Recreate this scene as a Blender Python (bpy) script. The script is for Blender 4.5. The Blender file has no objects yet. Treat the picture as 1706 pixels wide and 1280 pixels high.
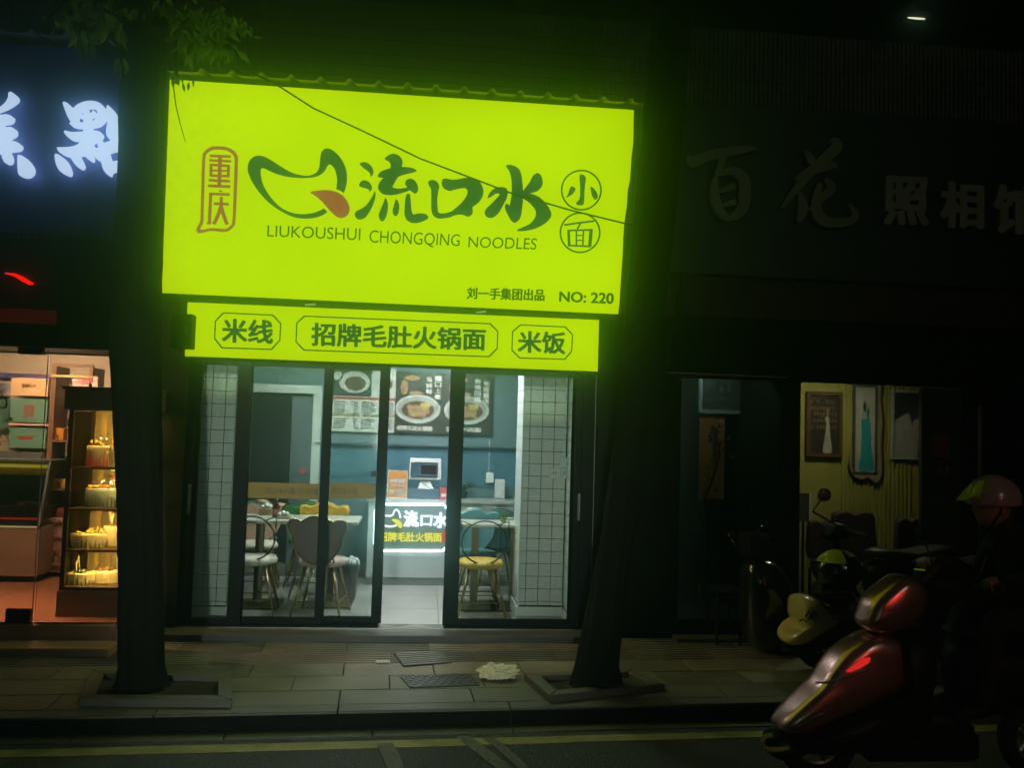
import bpy, bmesh, math, random
from mathutils import Vector, Matrix, noise as mnoise
random.seed(7)
sc = bpy.context.scene
col = sc.collection

# ---------------------------------------------------------------- camera
F, CX, CY = 1420.0, 853.0, 640.0            # focal length in pixels of the 1706x1280 photograph
YAW, PITCH, ROLL = math.radians(5.6), math.radians(3.23), math.radians(1.72)
CAM = Vector((0.25, -6.85, 1.62))
fw = Vector((math.sin(YAW)*math.cos(PITCH), math.cos(YAW)*math.cos(PITCH), math.sin(PITCH)))
r0 = Vector((math.cos(YAW), -math.sin(YAW), 0)); u0 = r0.cross(fw)
cr, sr = math.cos(ROLL), math.sin(ROLL)
RT = r0*cr + u0*sr; UP = -r0*sr + u0*cr
cd = bpy.data.cameras.new("camera"); co = bpy.data.objects.new("camera", cd); col.objects.link(co)
cd.sensor_width = 36; cd.lens = 36*F/1706; cd.clip_start = 0.05; cd.clip_end = 500
co.matrix_world = Matrix(((RT.x, UP.x, -fw.x, CAM.x), (RT.y, UP.y, -fw.y, CAM.y), (RT.z, UP.z, -fw.z, CAM.z), (0, 0, 0, 1)))
sc.camera = co

# ---------------------------------------------------------------- night sky and exposure
w = bpy.data.worlds.new("World"); sc.world = w; w.use_nodes = True
bg = w.node_tree.nodes["Background"]
bg.inputs[0].default_value = (0.92, 0.95, 0.62, 1); bg.inputs[1].default_value = 0.016
sc.view_settings.view_transform = 'Standard'; sc.view_settings.look = 'None'
sc.view_settings.exposure = 0; sc.view_settings.gamma = 1
sc.cycles.max_bounces = 6; sc.cycles.diffuse_bounces = 3; sc.cycles.glossy_bounces = 3
sc.cycles.transparent_max_bounces = 24; sc.cycles.volume_bounces = 0
sc.cycles.sample_clamp_indirect = 3

# points of the place, measured on its vertical planes (Y = const) and levels (Z = const)
def ray(px, py):
    return fw + RT*((px-CX)/F) + UP*(-(py-CY)/F)
def onY(px, py, Y=0.0):
    d = ray(px, py); return CAM + d*((Y-CAM.y)/d.y)
def onZ(px, py, Z=0.0):
    d = ray(px, py); return CAM + d*((Z-CAM.z)/d.z)
def XY(px, Y, py=800): return onY(px, py, Y).x

# ---------------------------------------------------------------- materials
MATS = {}
def mat(name, c, rough=0.6, metal=0.0, var=0.15, scale=8.0, bump=0.0, bscale=60.0, coat=0.0, emit=None, es=0.0, spec=0.5, alpha=None):
    if name in MATS: return MATS[name]
    m = bpy.data.materials.new(name); m.use_nodes = True
    nt = m.node_tree; b = nt.nodes["Principled BSDF"]
    b.inputs["Roughness"].default_value = rough; b.inputs["Metallic"].default_value = metal
    b.inputs["Specular IOR Level"].default_value = spec
    b.inputs["Coat Weight"].default_value = coat; b.inputs["Coat Roughness"].default_value = 0.08
    tc = nt.nodes.new("ShaderNodeTexCoord")
    if var > 0:
        n = nt.nodes.new("ShaderNodeTexNoise"); n.inputs["Scale"].default_value = scale; n.inputs["Detail"].default_value = 6
        n.inputs["Roughness"].default_value = 0.65
        rp = nt.nodes.new("ShaderNodeValToRGB")
        rp.color_ramp.elements[0].position = 0.3; rp.color_ramp.elements[1].position = 0.72
        rp.color_ramp.elements[0].color = (*[x*(1-var) for x in c], 1)
        rp.color_ramp.elements[1].color = (*[min(1, x*(1+var)) for x in c], 1)
        nt.links.new(tc.outputs["Object"], n.inputs["Vector"]); nt.links.new(n.outputs["Fac"], rp.inputs[0])
        nt.links.new(rp.outputs[0], b.inputs["Base Color"])
    else:
        b.inputs["Base Color"].default_value = (*c, 1)
    if bump > 0:
        n2 = nt.nodes.new("ShaderNodeTexNoise"); n2.inputs["Scale"].default_value = bscale; n2.inputs["Detail"].default_value = 4
        bp = nt.nodes.new("ShaderNodeBump"); bp.inputs["Strength"].default_value = bump; bp.inputs["Distance"].default_value = 0.01
        nt.links.new(tc.outputs["Object"], n2.inputs["Vector"]); nt.links.new(n2.outputs["Fac"], bp.inputs["Height"])
        nt.links.new(bp.outputs[0], b.inputs["Normal"])
    if emit:
        b.inputs["Emission Color"].default_value = (*emit, 1); b.inputs["Emission Strength"].default_value = es
    MATS[name] = m
    return m
def srgb(r, g, b):
    f = lambda v: ((v/255+0.055)/1.055)**2.4 if v > 10 else v/255/12.92
    return (f(r), f(g), f(b))
def emat(name, c, s=1.0, var=0.0, scale=1.5):
    if name in MATS: return MATS[name]
    m = bpy.data.materials.new(name); m.use_nodes = True; nt = m.node_tree; nt.nodes.clear()
    o = nt.nodes.new("ShaderNodeOutputMaterial"); e = nt.nodes.new("ShaderNodeEmission")
    e.inputs[0].default_value = (*c, 1); e.inputs[1].default_value = s
    if var:
        tc = nt.nodes.new("ShaderNodeTexCoord"); n = nt.nodes.new("ShaderNodeTexNoise"); n.inputs["Scale"].default_value = scale; n.inputs["Detail"].default_value = 2
        rp = nt.nodes.new("ShaderNodeValToRGB"); rp.color_ramp.elements[0].position = 0.32; rp.color_ramp.elements[1].position = 0.68
        rp.color_ramp.elements[0].color = (c[0]*(1-var*1.2), c[1]*(1-var), c[2]*(1-var), 1); rp.color_ramp.elements[1].color = (c[0]*(1+var*1.2), c[1]*(1+var), c[2]*(1+var*3), 1)
        nt.links.new(tc.outputs["Object"], n.inputs["Vector"]); nt.links.new(n.outputs[0], rp.inputs[0]); nt.links.new(rp.outputs[0], e.inputs[0])
    nt.links.new(e.outputs[0], o.inputs[0]); MATS[name] = m
    return m
def glassmat(name, tint=(0.9, 0.95, 0.93), refl=0.06, rough=0.03):
    m = bpy.data.materials.new(name); m.use_nodes = True; nt = m.node_tree; nt.nodes.clear()
    o = nt.nodes.new("ShaderNodeOutputMaterial"); t = nt.nodes.new("ShaderNodeBsdfTransparent"); g = nt.nodes.new("ShaderNodeBsdfGlossy")
    t.inputs[0].default_value = (*tint, 1); g.inputs["Roughness"].default_value = rough
    mx = nt.nodes.new("ShaderNodeMixShader"); fr = nt.nodes.new("ShaderNodeFresnel"); fr.inputs[0].default_value = 1.45
    mu = nt.nodes.new("ShaderNodeMath"); mu.operation = 'MULTIPLY'; mu.inputs[1].default_value = refl/0.034
    nt.links.new(fr.outputs[0], mu.inputs[0]); nt.links.new(mu.outputs[0], mx.inputs[0])
    nt.links.new(t.outputs[0], mx.inputs[1]); nt.links.new(g.outputs[0], mx.inputs[2]); nt.links.new(mx.outputs[0], o.inputs[0])
    MATS[name] = m; return m

# ---------------------------------------------------------------- mesh helpers
class MB:
    def __init__(s): s.v = []; s.f = []
    def add(s, vs, fs):
        k = len(s.v); s.v += [Vector(p) for p in vs]; s.f += [tuple(i+k for i in f) for f in fs]; return s
    def box(s, x0, x1, y0, y1, z0, z1):
        return s.add([(x0,y0,z0),(x1,y0,z0),(x1,y1,z0),(x0,y1,z0),(x0,y0,z1),(x1,y0,z1),(x1,y1,z1),(x0,y1,z1)],
                     [(3,2,1,0),(4,5,6,7),(0,1,5,4),(1,2,6,5),(2,3,7,6),(3,0,4,7)])
    def prism(s, quad, dv):              # any planar polygon pushed along dv
        n = len(quad); q = [Vector(p) for p in quad]; dv = Vector(dv)
        return s.add(q+[p+dv for p in q], [tuple(range(n))[::-1], tuple(range(n, 2*n))]+[(i, (i+1) % n, n+(i+1) % n, n+i) for i in range(n)])
    def tube(s, pts, r, n=8, cap=True):
        pts = [Vector(p) for p in pts]; rs = r if isinstance(r, (list, tuple)) else [r]*len(pts)
        rings = []; prev = None
        for i, p in enumerate(pts):
            a = pts[max(0, i-1)]; b = pts[min(len(pts)-1, i+1)]; t = (b-a)
            t = t.normalized() if t.length > 1e-9 else Vector((0, 0, 1))
            if prev is None:
                ref = Vector((0, 0, 1)) if abs(t.z) < 0.9 else Vector((1, 0, 0)); x = t.cross(ref).normalized()
            else:
                x = (prev - t*prev.dot(t)); x = x.normalized() if x.length > 1e-6 else t.orthogonal().normalized()
            prev = x; y = t.cross(x)
            rings.append([p + (x*math.cos(2*math.pi*k/n)+y*math.sin(2*math.pi*k/n))*rs[i] for k in range(n)])
        vs = [q for rg in rings for q in rg]; fs = []
        for i in range(len(pts)-1):
            for k in range(n): fs.append((i*n+k, i*n+(k+1) % n, (i+1)*n+(k+1) % n, (i+1)*n+k))
        if cap: fs += [tuple(range(n))[::-1], tuple(range((len(pts)-1)*n, len(pts)*n))]
        return s.add(vs, fs)
    def loop(s, pts, r, n=6):            # closed tube
        pts = list(pts); return s.tube(pts+[pts[0]], r, n, cap=False)
    def lathe(s, c, prof, n=20, ax=(1, 1)):     # prof: (radius, z)
        c = Vector(c); vs = []; fs = []
        for (rr, z) in prof:
            for k in range(n): a = 2*math.pi*k/n; vs.append(c+Vector((rr*math.cos(a)*ax[0], rr*math.sin(a)*ax[1], z)))
        for i in range(len(prof)-1):
            for k in range(n): fs.append((i*n+k, i*n+(k+1) % n, (i+1)*n+(k+1) % n, (i+1)*n+k))
        fs += [tuple(range(n))[::-1], tuple(range((len(prof)-1)*n, len(prof)*n))]
        return s.add(vs, fs)
    def ball(s, c, r, n=10, m=7, rot=None):
        r = r if isinstance(r, (tuple, list)) else (r, r, r); c = Vector(c); vs = []; fs = []
        for i in range(m+1):
            th = math.pi*i/m
            for k in range(n):
                a = 2*math.pi*k/n; p = Vector((math.sin(th)*math.cos(a)*r[0], math.sin(th)*math.sin(a)*r[1], math.cos(th)*r[2]))
                if rot: p = rot @ p
                vs.append(c+p)
        for i in range(m):
            for k in range(n): fs.append((i*n+k, (i+1)*n+k, (i+1)*n+(k+1) % n, i*n+(k+1) % n))
        return s.add(vs, fs)
    def puff(s, poly, yc, hw, steps=9, power=2.6):     # side outline (x,z) swelled to a rounded body of half width hw
        cx = sum(p[0] for p in poly)/len(poly); cz = sum(p[1] for p in poly)/len(poly); n = len(poly); vs = []; fs = []
        for i in range(steps):
            t = -1+2*i/(steps-1); t2 = math.sin(t*math.pi/2); k = (max(0.0, 1-abs(t2)**power))**(1/power); k = max(k, 0.02)
            vs += [(cx+(p[0]-cx)*(0.25+0.75*k if k > 0.03 else 0.03), yc+t2*hw, cz+(p[1]-cz)*(0.25+0.75*k if k > 0.03 else 0.03)) for p in poly]
        for i in range(steps-1):
            for j in range(n): fs.append((i*n+j, i*n+(j+1) % n, (i+1)*n+(j+1) % n, (i+1)*n+j))
        fs += [tuple(range(n)), tuple(range((steps-1)*n, steps*n))[::-1]]
        return s.add(vs, fs)

WL = {}    # world location of every object's origin
def obj(name, mb, material, parent=None, smooth=False, origin=None, kind=None, label=None, cat=None, group=None, bevel=0.0):
    o0 = WL[parent.name] if parent else Vector(origin if origin is not None else (0, 0, 0))
    me = bpy.data.meshes.new(name)
    me.from_pydata([tuple(p-o0) for p in mb.v], [], mb.f); me.update()
    bm = bmesh.new(); bm.from_mesh(me); bmesh.ops.recalc_face_normals(bm, faces=bm.faces)
    if bevel > 0:
        try: bmesh.ops.bevel(bm, geom=[e for e in bm.edges], offset=bevel, segments=1, affect='EDGES', profile=0.5)
        except Exception: pass
    bm.to_mesh(me); bm.free()
    if smooth:
        for p in me.polygons: p.use_smooth = True
    me.materials.append(material)
    o = bpy.data.objects.new(name, me); col.objects.link(o)
    if parent: o.parent = parent
    else: o.location = o0
    WL[o.name] = o0
    if kind: o["kind"] = kind
    if label: o["label"] = label
    if cat: o["category"] = cat
    if group: o["group"] = group
    return o
def thing(name, label, cat, loc, group=None):
    o = bpy.data.objects.new(name, None); o.empty_display_size = 0.1; col.objects.link(o); o.location = Vector(loc); WL[o.name] = Vector(loc)
    o["label"] = label; o["category"] = cat
    if group: o["group"] = group
    return o
def copy_tree(o, loc=None, label=None, parent=None, rotz=None):
    c = o.copy(); col.objects.link(c); WL[c.name] = Vector(loc) if loc is not None else WL[o.name]
    if parent: c.parent = parent
    if loc is not None: c.location = loc
    if rotz is not None: c.rotation_euler = (0, 0, rotz)
    if label: c["label"] = label
    for ch in [x for x in sc.objects if x.parent == o]: copy_tree(ch, parent=c)
    return c

# curve outlines and text to flat, slightly raised meshes -------------------
_tc = {}
def text_mesh(body, offset=0.0):
    key = (body, offset)
    if key in _tc: return _tc[key]
    cu = bpy.data.curves.new("lettering", 'FONT'); cu.body = body; cu.size = 1; cu.offset = offset; cu.resolution_u = 4
    o = bpy.data.objects.new("lettering_tmp", cu); col.objects.link(o)
    dg = bpy.context.evaluated_depsgraph_get(); me = bpy.data.meshes.new_from_object(o.evaluated_get(dg), depsgraph=dg)
    vs = [v.co.copy() for v in me.vertices]; fs = [tuple(p.vertices) for p in me.polygons]
    bpy.data.objects.remove(o); bpy.data.curves.remove(cu); bpy.data.meshes.remove(me)
    x0 = min(v.x for v in vs); x1 = max(v.x for v in vs); y0 = min(v.y for v in vs); y1 = max(v.y for v in vs)
    _tc[key] = ([((v.x-x0)/(x1-x0), (v.y-y0)/(y1-y0)) for v in vs], fs); return _tc[key]
def spline(pts, n=5, closed=True):       # Catmull-Rom; a point given as (x, y, 1) is a sharp corner
    out = []; N = len(pts); g = lambda i: pts[i % N] if closed else pts[max(0, min(N-1, i))]
    for i in range(N if closed else N-1):
        p0, p1, p2, p3 = g(i-1), g(i), g(i+1), g(i+2)
        if len(p1) > 2: p0 = p1
        if len(p2) > 2: p3 = p2
        for k in range(n):
            t = k/n
            out.append(tuple(0.5*((2*p1[a])+(-p0[a]+p2[a])*t+(2*p0[a]-5*p1[a]+4*p2[a]-p3[a])*t*t+(-p0[a]+3*p1[a]-3*p2[a]+p3[a])*t**3) for a in (0, 1)))
    if not closed: out.append(tuple(pts[-1][:2]))
    return out
def fill(loops):                         # even-odd filled outlines (u, v) -> verts, faces
    cu = bpy.data.curves.new("outline", 'CURVE'); cu.dimensions = '2D'; cu.fill_mode = 'BOTH'
    for lp in loops:
        sp = cu.splines.new('POLY'); sp.points.add(len(lp)-1); sp.use_cyclic_u = True
        for q, p in zip(sp.points, lp): q.co = (p[0], p[1], 0, 1)
    o = bpy.data.objects.new("outline_tmp", cu); col.objects.link(o)
    dg = bpy.context.evaluated_depsgraph_get(); me = bpy.data.meshes.new_from_object(o.evaluated_get(dg), depsgraph=dg)
    vs = [(v.co.x, v.co.y) for v in me.vertices]; fs = [tuple(p.vertices) for p in me.polygons]
    bpy.data.objects.remove(o); bpy.data.curves.remove(cu); bpy.data.meshes.remove(me)
    return vs, fs
def raise_flat(mb, vs, fs, fn, nrm, d0, d1):     # flat faces placed by fn, given thickness d1-d0 along nrm
    nrm = Vector(nrm); P = [fn(*v) for v in vs]; n = len(P)
    if abs(d1-d0) < 1e-6:
        return mb.add([p+nrm*d1 for p in P], fs)
    ec = {}
    for f in fs:
        for i in range(len(f)): a, b = f[i], f[(i+1) % len(f)]; k = (min(a, b), max(a, b)); ec[k] = ec.get(k, 0)+1
    side = [(a, b, n+b, n+a) for (a, b), c in ec.items() if c == 1]
    mb.add([p+nrm*d0 for p in P]+[p+nrm*d1 for p in P], [tuple(i+n for i in f) for f in fs]+[f[::-1] for f in fs]+side)
    return mb
def bil(q):                              # (u,v) on quad TL,TR,BR,BL
    q = [Vector(p) for p in q]
    return lambda u, v: (q[3]*(1-u)+q[2]*u)*(1-v) + (q[0]*(1-u)+q[1]*u)*v
def put_text(mb, body, quad, nrm, offset=0.0, d0=0.0, d1=0.003):
    """lettering squeezed into a quad; bold faces are struck several times, each a hair prouder than the last"""
    vs, fs = text_mesh(body, 0.0); q = [Vector(p) for p in quad]; e1 = (q[1]-q[0]).normalized(); e2 = (q[0]-q[3]).normalized()
    if offset <= 0: return raise_flat(mb, vs, fs, bil(q), nrm, d0, d1)
    h = (q[0]-q[3]).length*offset; g = bil([q[0]+e1*h-e2*h, q[1]-e1*h-e2*h, q[2]-e1*h+e2*h, q[3]+e1*h+e2*h])
    for i, (dx, dy) in enumerate(((-1, 0), (1, 0), (0, .7), (0, -.7), (-.7, .6), (.7, -.6), (.7, .6), (-.7, -.6))):
        off = e1*dx*h+e2*dy*h; raise_flat(mb, vs, fs, lambda u, v: g(u, v)+off, nrm, d0, d1+i*0.00007)
    return mb
def rectq(x0, x1, y, z0, z1): return [(x0, y, z1), (x1, y, z1), (x1, y, z0), (x0, y, z0)]
def ribbon(pts, wd, n=6):                # brush stroke: centre line and width per point -> outline
    if not isinstance(wd, (list, tuple)): wd = [wd]*len(pts)
    c = spline(pts, n, closed=False); ws = spline([(i, q) for i, q in enumerate(wd)], n, closed=False); L = []; R = []
    for i, p in enumerate(c):
        a = c[max(0, i-1)]; b = c[min(len(c)-1, i+1)]; dx, dy = b[0]-a[0], b[1]-a[1]; l = math.hypot(dx, dy) or 1
        h = max(0.05, ws[min(i, len(ws)-1)][1])/2; L.append((p[0]-dy/l*h, p[1]+dx/l*h)); R.append((p[0]+dy/l*h, p[1]-dx/l*h))
    return L+R[::-1]
def strokes(mb, sts, fn, nrm, d0, d1, step=0.0003):   # overlapping strokes at tiny different heights
    for i, (pts, wd) in enumerate(sts):
        vs, fs = fill([ribbon(pts, wd)]); raise_flat(mb, vs, fs, fn, nrm, d0, d1+i*step)
    return mb

# ---------------------------------------------------------------- shared materials
SIGN = emat("backlit lime acrylic", (0.53, 0.70, 0.003), 1.37, 0.055, 0.9)
SGREEN = emat("backlit dark green vinyl", srgb(10, 56, 40), 1.0, 0.08, 9)
SGREEN2 = emat("backlit deep green vinyl", srgb(4, 48, 10), 1.0)
SRED = emat("backlit red vinyl", srgb(172, 20, 60), 1.0)
BLACKAL = mat("black powder coated aluminium", (0.005, 0.006, 0.007), 0.5, 0.0, 0.2, spec=0.12)
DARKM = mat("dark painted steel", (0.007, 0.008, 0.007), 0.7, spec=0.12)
GREYM = mat("galvanised steel", (0.25, 0.27, 0.25), 0.4, 0.8, 0.2, 12)
GLASS = glassmat("shopfront glass", (0.90, 0.95, 0.92), 0.04)
GLASS2 = glassmat("bakery glass", (0.92, 0.93, 0.9), 0.05)
GOLD = mat("brushed gold tube", (0.34, 0.25, 0.11), 0.35, 0.9, 0.1)
WHITEP = mat("white paint", (0.72, 0.74, 0.72), 0.45, 0, 0.05)
TILE = mat("white glazed tile", (0.74, 0.75, 0.72), 0.22, 0, 0.05, 3)
GROUT = mat("dark grout", (0.012, 0.013, 0.012), 0.9, spec=.1)
TEAL = mat("teal wall paint", (0.115, 0.185, 0.19), 0.7, 0, 0.12, 1.2)
def stained(name, c, rough, seed):
    m = mat(name, c, rough, 0, 0.25, 45, 0.25, 90); nt = m.node_tree; b = nt.nodes["Principled BSDF"]; src = b.inputs["Base Color"].links[0].from_socket
    g = nt.nodes.new("ShaderNodeNewGeometry"); n = nt.nodes.new("ShaderNodeTexNoise"); n.noise_dimensions = '4D'; n.inputs["W"].default_value = seed*0; n.inputs["Scale"].default_value = 2.3; n.inputs["Detail"].default_value = 7; n.inputs["Roughness"].default_value = .7
    rp = nt.nodes.new("ShaderNodeValToRGB"); rp.color_ramp.elements[0].position = .36; rp.color_ramp.elements[0].color = (.38, .36, .33, 1); rp.color_ramp.elements[1].position = .58; rp.color_ramp.elements[1].color = (1, 1, 1, 1)
    mx = nt.nodes.new("ShaderNodeMix"); mx.data_type = 'RGBA'; mx.blend_type = 'MULTIPLY'; mx.inputs[0].default_value = .85; Lk = nt.links.new
    Lk(g.outputs["Position"], n.inputs["Vector"]); Lk(n.outputs[0], rp.inputs[0]); Lk(src, mx.inputs[6]); Lk(rp.outputs[0], mx.inputs[7]); Lk(mx.outputs[2], b.inputs["Base Color"]); return m
STONES = [stained("grey granite paving %s" % q, c, r, 1) for q, c, r in (("a", (.18, .165, .12), .5), ("b", (.145, .135, .10), .42), ("c", (.21, .19, .145), .55))]; STONE = STONES[0]
STONE2 = mat("granite kerb", (0.095, 0.088, 0.062), 0.5, 0, 0.25, 55, 0.3, 90)
STONED = mat("worn dark step stone", (0.06, 0.058, 0.055), 0.45, 0, 0.3, 20, 0.1)
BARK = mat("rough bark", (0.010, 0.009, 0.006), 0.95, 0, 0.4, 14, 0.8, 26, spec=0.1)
SOIL = mat("dark soil", (0.02, 0.016, 0.012), 1.0, 0, 0.5, 30, 0.8, 40)
LEAF = mat("leaf", (0.06, 0.12, 0.03), 0.5, 0, 0.3, 20)
TRANSL = None

# asphalt with light aggregate
def asphalt():
    m = bpy.data.materials.new("asphalt"); m.use_nodes = True; nt = m.node_tree; b = nt.nodes["Principled BSDF"]; b.inputs["Roughness"].default_value = 0.75
    tc = nt.nodes.new("ShaderNodeTexCoord"); v = nt.nodes.new("ShaderNodeTexVoronoi"); v.inputs["Scale"].default_value = 95
    rp = nt.nodes.new("ShaderNodeValToRGB"); e = rp.color_ramp.elements; e[0].position = 0.12; e[0].color = (0.55, 0.52, 0.4, 1); e[1].position = 0.42; e[1].color = (0.016, 0.016, 0.015, 1)
    n = nt.nodes.new("ShaderNodeTexNoise"); n.inputs["Scale"].default_value = 1.4; n.inputs["Detail"].default_value = 5
    mx = nt.nodes.new("ShaderNodeMix"); mx.data_type = 'RGBA'; mx.blend_type = 'MULTIPLY'; mx.inputs[0].default_value = 0.8
    r2 = nt.nodes.new("ShaderNodeValToRGB"); r2.color_ramp.elements[0].position = 0.35; r2.color_ramp.elements[0].color = (0.25, 0.25, 0.25, 1); r2.color_ramp.elements[1].position = 0.65
    bp = nt.nodes.new("ShaderNodeBump"); bp.inputs["Strength"].default_value = 0.9; bp.inputs["Distance"].default_value = 0.006; bp.invert = True
    L = nt.links.new
    L(tc.outputs["Object"], v.inputs["Vector"]); L(tc.outputs["Object"], n.inputs["Vector"]); L(v.outputs["Distance"], rp.inputs[0]); L(n.outputs[0], r2.inputs[0])
    L(rp.outputs[0], mx.inputs[6]); L(r2.outputs[0], mx.inputs[7]); L(mx.outputs[2], b.inputs["Base Color"]); L(v.outputs["Distance"], bp.inputs["Height"]); L(bp.outputs[0], b.inputs["Normal"])
    return m
ASPH = asphalt()

# ================================================================ GROUND
RZ = -0.10
def kerbY(x): return -1.812 + 0.056*x
obj("road", MB().add([(-60, -40, RZ-0.004), (60, -40, RZ-0.004), (60, kerbY(60)+0.3, RZ-0.004), (-60, kerbY(-60)+0.3, RZ-0.004)], [(0, 1, 2, 3)]), ASPH, kind="structure")
obj("ground", MB().add([(-60, -60, RZ-0.05), (60, -60, RZ-0.05), (60, 40, RZ-0.05), (-60, 40, RZ-0.05)], [(0, 1, 2, 3)]), SOIL, kind="structure")
pav = obj("pavement", MB().prism([(-14, kerbY(-14)+0.10, -0.09), (16, kerbY(16)+0.10, -0.09), (16, 0.3, -0.09), (-14, 0.3, -0.09)], (0, 0, 0.078)), GROUT, kind="structure")
# kerb stones, gutter and slabs, one by one
ang = math.atan(0.056); kd = Vector((math.cos(ang), math.sin(ang), 0)); kn = Vector((-math.sin(ang), math.cos(ang), 0)); ko = Vector((0, -1.812, 0))
def kquad(a0, a1, b0, b1, z): return [ko+kd*a0+kn*b0+Vector((0, 0, z)), ko+kd*a1+kn*b0+Vector((0, 0, z)), ko+kd*a1+kn*b1+Vector((0, 0, z)), ko+kd*a0+kn*b1+Vector((0, 0, z))]
a = -5.2
while a < 6.5:
    obj("kerb_shade_strip", MB().prism(kquad(a+0.004, a+0.996, -0.0035, -0.0005, -0.10), (0, 0, 0.085)), mat("painted kerb riser shade", (.010, .0095, .008), .9, 0, .4, 12, spec=.05), pav)  # near-black strip paints the shade on the kerb riser
    obj("kerb_stone", MB().prism(kquad(a+0.003, a+0.997, 0.0, 0.12, -0.115), (0, 0, 0.115+random.uniform(-.002, .002))), STONE2, pav, bevel=0.004)
    a += 1.0
gut = obj("gutter", MB().prism(kquad(-14, 16, -0.13, -0.004, RZ-0.04), (0, 0, 0.035)), GROUT, kind="structure")
a = -5.6
while a < 6.5:
    obj("gutter_stone", MB().prism(kquad(a+0.004, a+0.796, -0.125, -0.012, RZ-0.03), (0, 0, 0.034+random.uniform(-.001, .002))), STONE2, gut, bevel=0.003)
    a += 0.8
# slabs: pits are left open
PIT1 = [(-1.80, -1.15), (-1.65, -1.735), (-0.80, -1.76), (-0.92, -1.22)]
PIT2 = [(0.94, -1.21), (1.04, -1.68), (1.82, -1.44), (1.70, -1.07)]
def inpoly(x, y, P):
    s = None
    for i in range(4):
        ax, ay = P[i]; bx, by = P[(i+1) % 4]; c = (bx-ax)*(y-ay)-(by-ay)*(x-ax)
        if s is None: s = c > 0
        elif (c > 0) != s: return False
    return True
rows = [(0.125, 0.40, 0.80), (0.405, 0.70, 0.60), (0.705, 1.00, 0.60), (1.005, 1.30, 0.60), (1.305, 1.62, 0.60), (1.625, 2.05, 0.60)]
slabs = []
for ri, (b0, b1, L) in enumerate(rows):
    a = -5.0 + (ri % 2)*L*0.5
    while a < 6.3:
        nsub = 1
        q = kquad(a+0.003, a+L-0.003, b0+0.001, b1-0.003, -0.01)
        top = [ko+kd*(a+L/2)+kn*((b0+b1)/2)]
        # clip away whatever reaches the step in front of the shops or the pits
        if ri in (3, 4):     # ribbed guidance tiles
            m = MB(); h = random.uniform(-.001, .001)
            m.prism(q, (0, 0, 0.008+h))
            nb = 6
            for k in range(nb):
                c0 = b0+(b1-b0)*(k+0.25)/nb; c1 = b0+(b1-b0)*(k+0.75)/nb
                m.prism(kquad(a+0.01, a+L-0.01, c0, c1, -0.002+h), (0, 0, 0.005))
            slabs.append((m, top[0], "guidance_tile"))
        else:
            slabs.append((MB().prism(q, (0, 0, 0.010+random.uniform(-.002, .001))), top[0], "paving_slab"))
        a += L
for m, c, nm in slabs:
    obj(nm, m, random.choice(STONES), pav, bevel=0.002 if nm == "paving_slab" else 0)

def pit(P, lab, hs=0.045, wds=(0.085, 0.07, 0.085, 0.07)):
    c = Vector((sum(p[0] for p in P)/4, sum(p[1] for p in P)/4, 0)); t = thing("tree_pit", lab, "tree pit", c, "raised stone tree pits")
    P3 = [Vector((p[0], p[1], 0)) for p in P]; I = []
    for i in range(4):
        p = P3[i]; d1 = (P3[(i+1) % 4]-p).normalized(); d2 = (P3[i-1]-p).normalized(); I.append(p+(d1+d2)*0.085)
    for i in range(4):
        a, b, c2, d = P3[i], P3[(i+1) % 4], I[(i+1) % 4], I[i]; e = (b-a).normalized()*0.003
        z = Vector((0, 0, -0.02)); obj("edge_stone", MB().prism([a+e+z, b-e+z, c2-e+z, d+e+z], (0, 0, hs+0.02)), STONE2, t, bevel=0.003)
    m = MB(); n = 9; f = bil([I[0], I[3], I[2], I[1]])
    vs = [f(i/(n-1), j/(n-1))+Vector((0, 0, 0.004+random.uniform(0, .012))) for j in range(n) for i in range(n)]
    m.add(vs, [(j*n+i, j*n+i+1, (j+1)*n+i+1, (j+1)*n+i) for j in range(n-1) for i in range(n-1)])
    obj("soil", m, SOIL, t, smooth=True); return t
pit(PIT1, "raised stone square round the trunk left of the noodle shop"); pit(PIT2, "low stone square round the trunk right of the noodle shop")

# yellow line, worn white marks
YEL = mat("worn yellow road paint", (0.34, 0.31, 0.10), 0.8, 0, 0.45, 7)
WHT = mat("worn white road paint", (0.16, 0.155, 0.12), 0.85, 0, 0.9, 42)
obj("yellow_line", MB().prism(kquad(-14, 16, -0.30, -0.20, RZ-0.003), (0, 0, 0.004)), YEL, kind="structure")
for pts, wd in (([(640, 1240), (652, 1262), (662, 1290)], 0.09), ([(770, 1228), (800, 1250), (850, 1290)], 0.08), ([(812, 1230), (845, 1255), (890, 1300)], 0.06)):
    P = [onZ(*p, RZ) for p in pts]; out = ribbon([(p.x, p.y) for p in P], wd); vs, fs = fill([out])
    m = MB(); raise_flat(m, vs, fs, lambda u, v: Vector((u, v, RZ)), (0, 0, 1), 0.0, 0.003); obj("road_marking", m, WHT, kind="structure")

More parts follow.
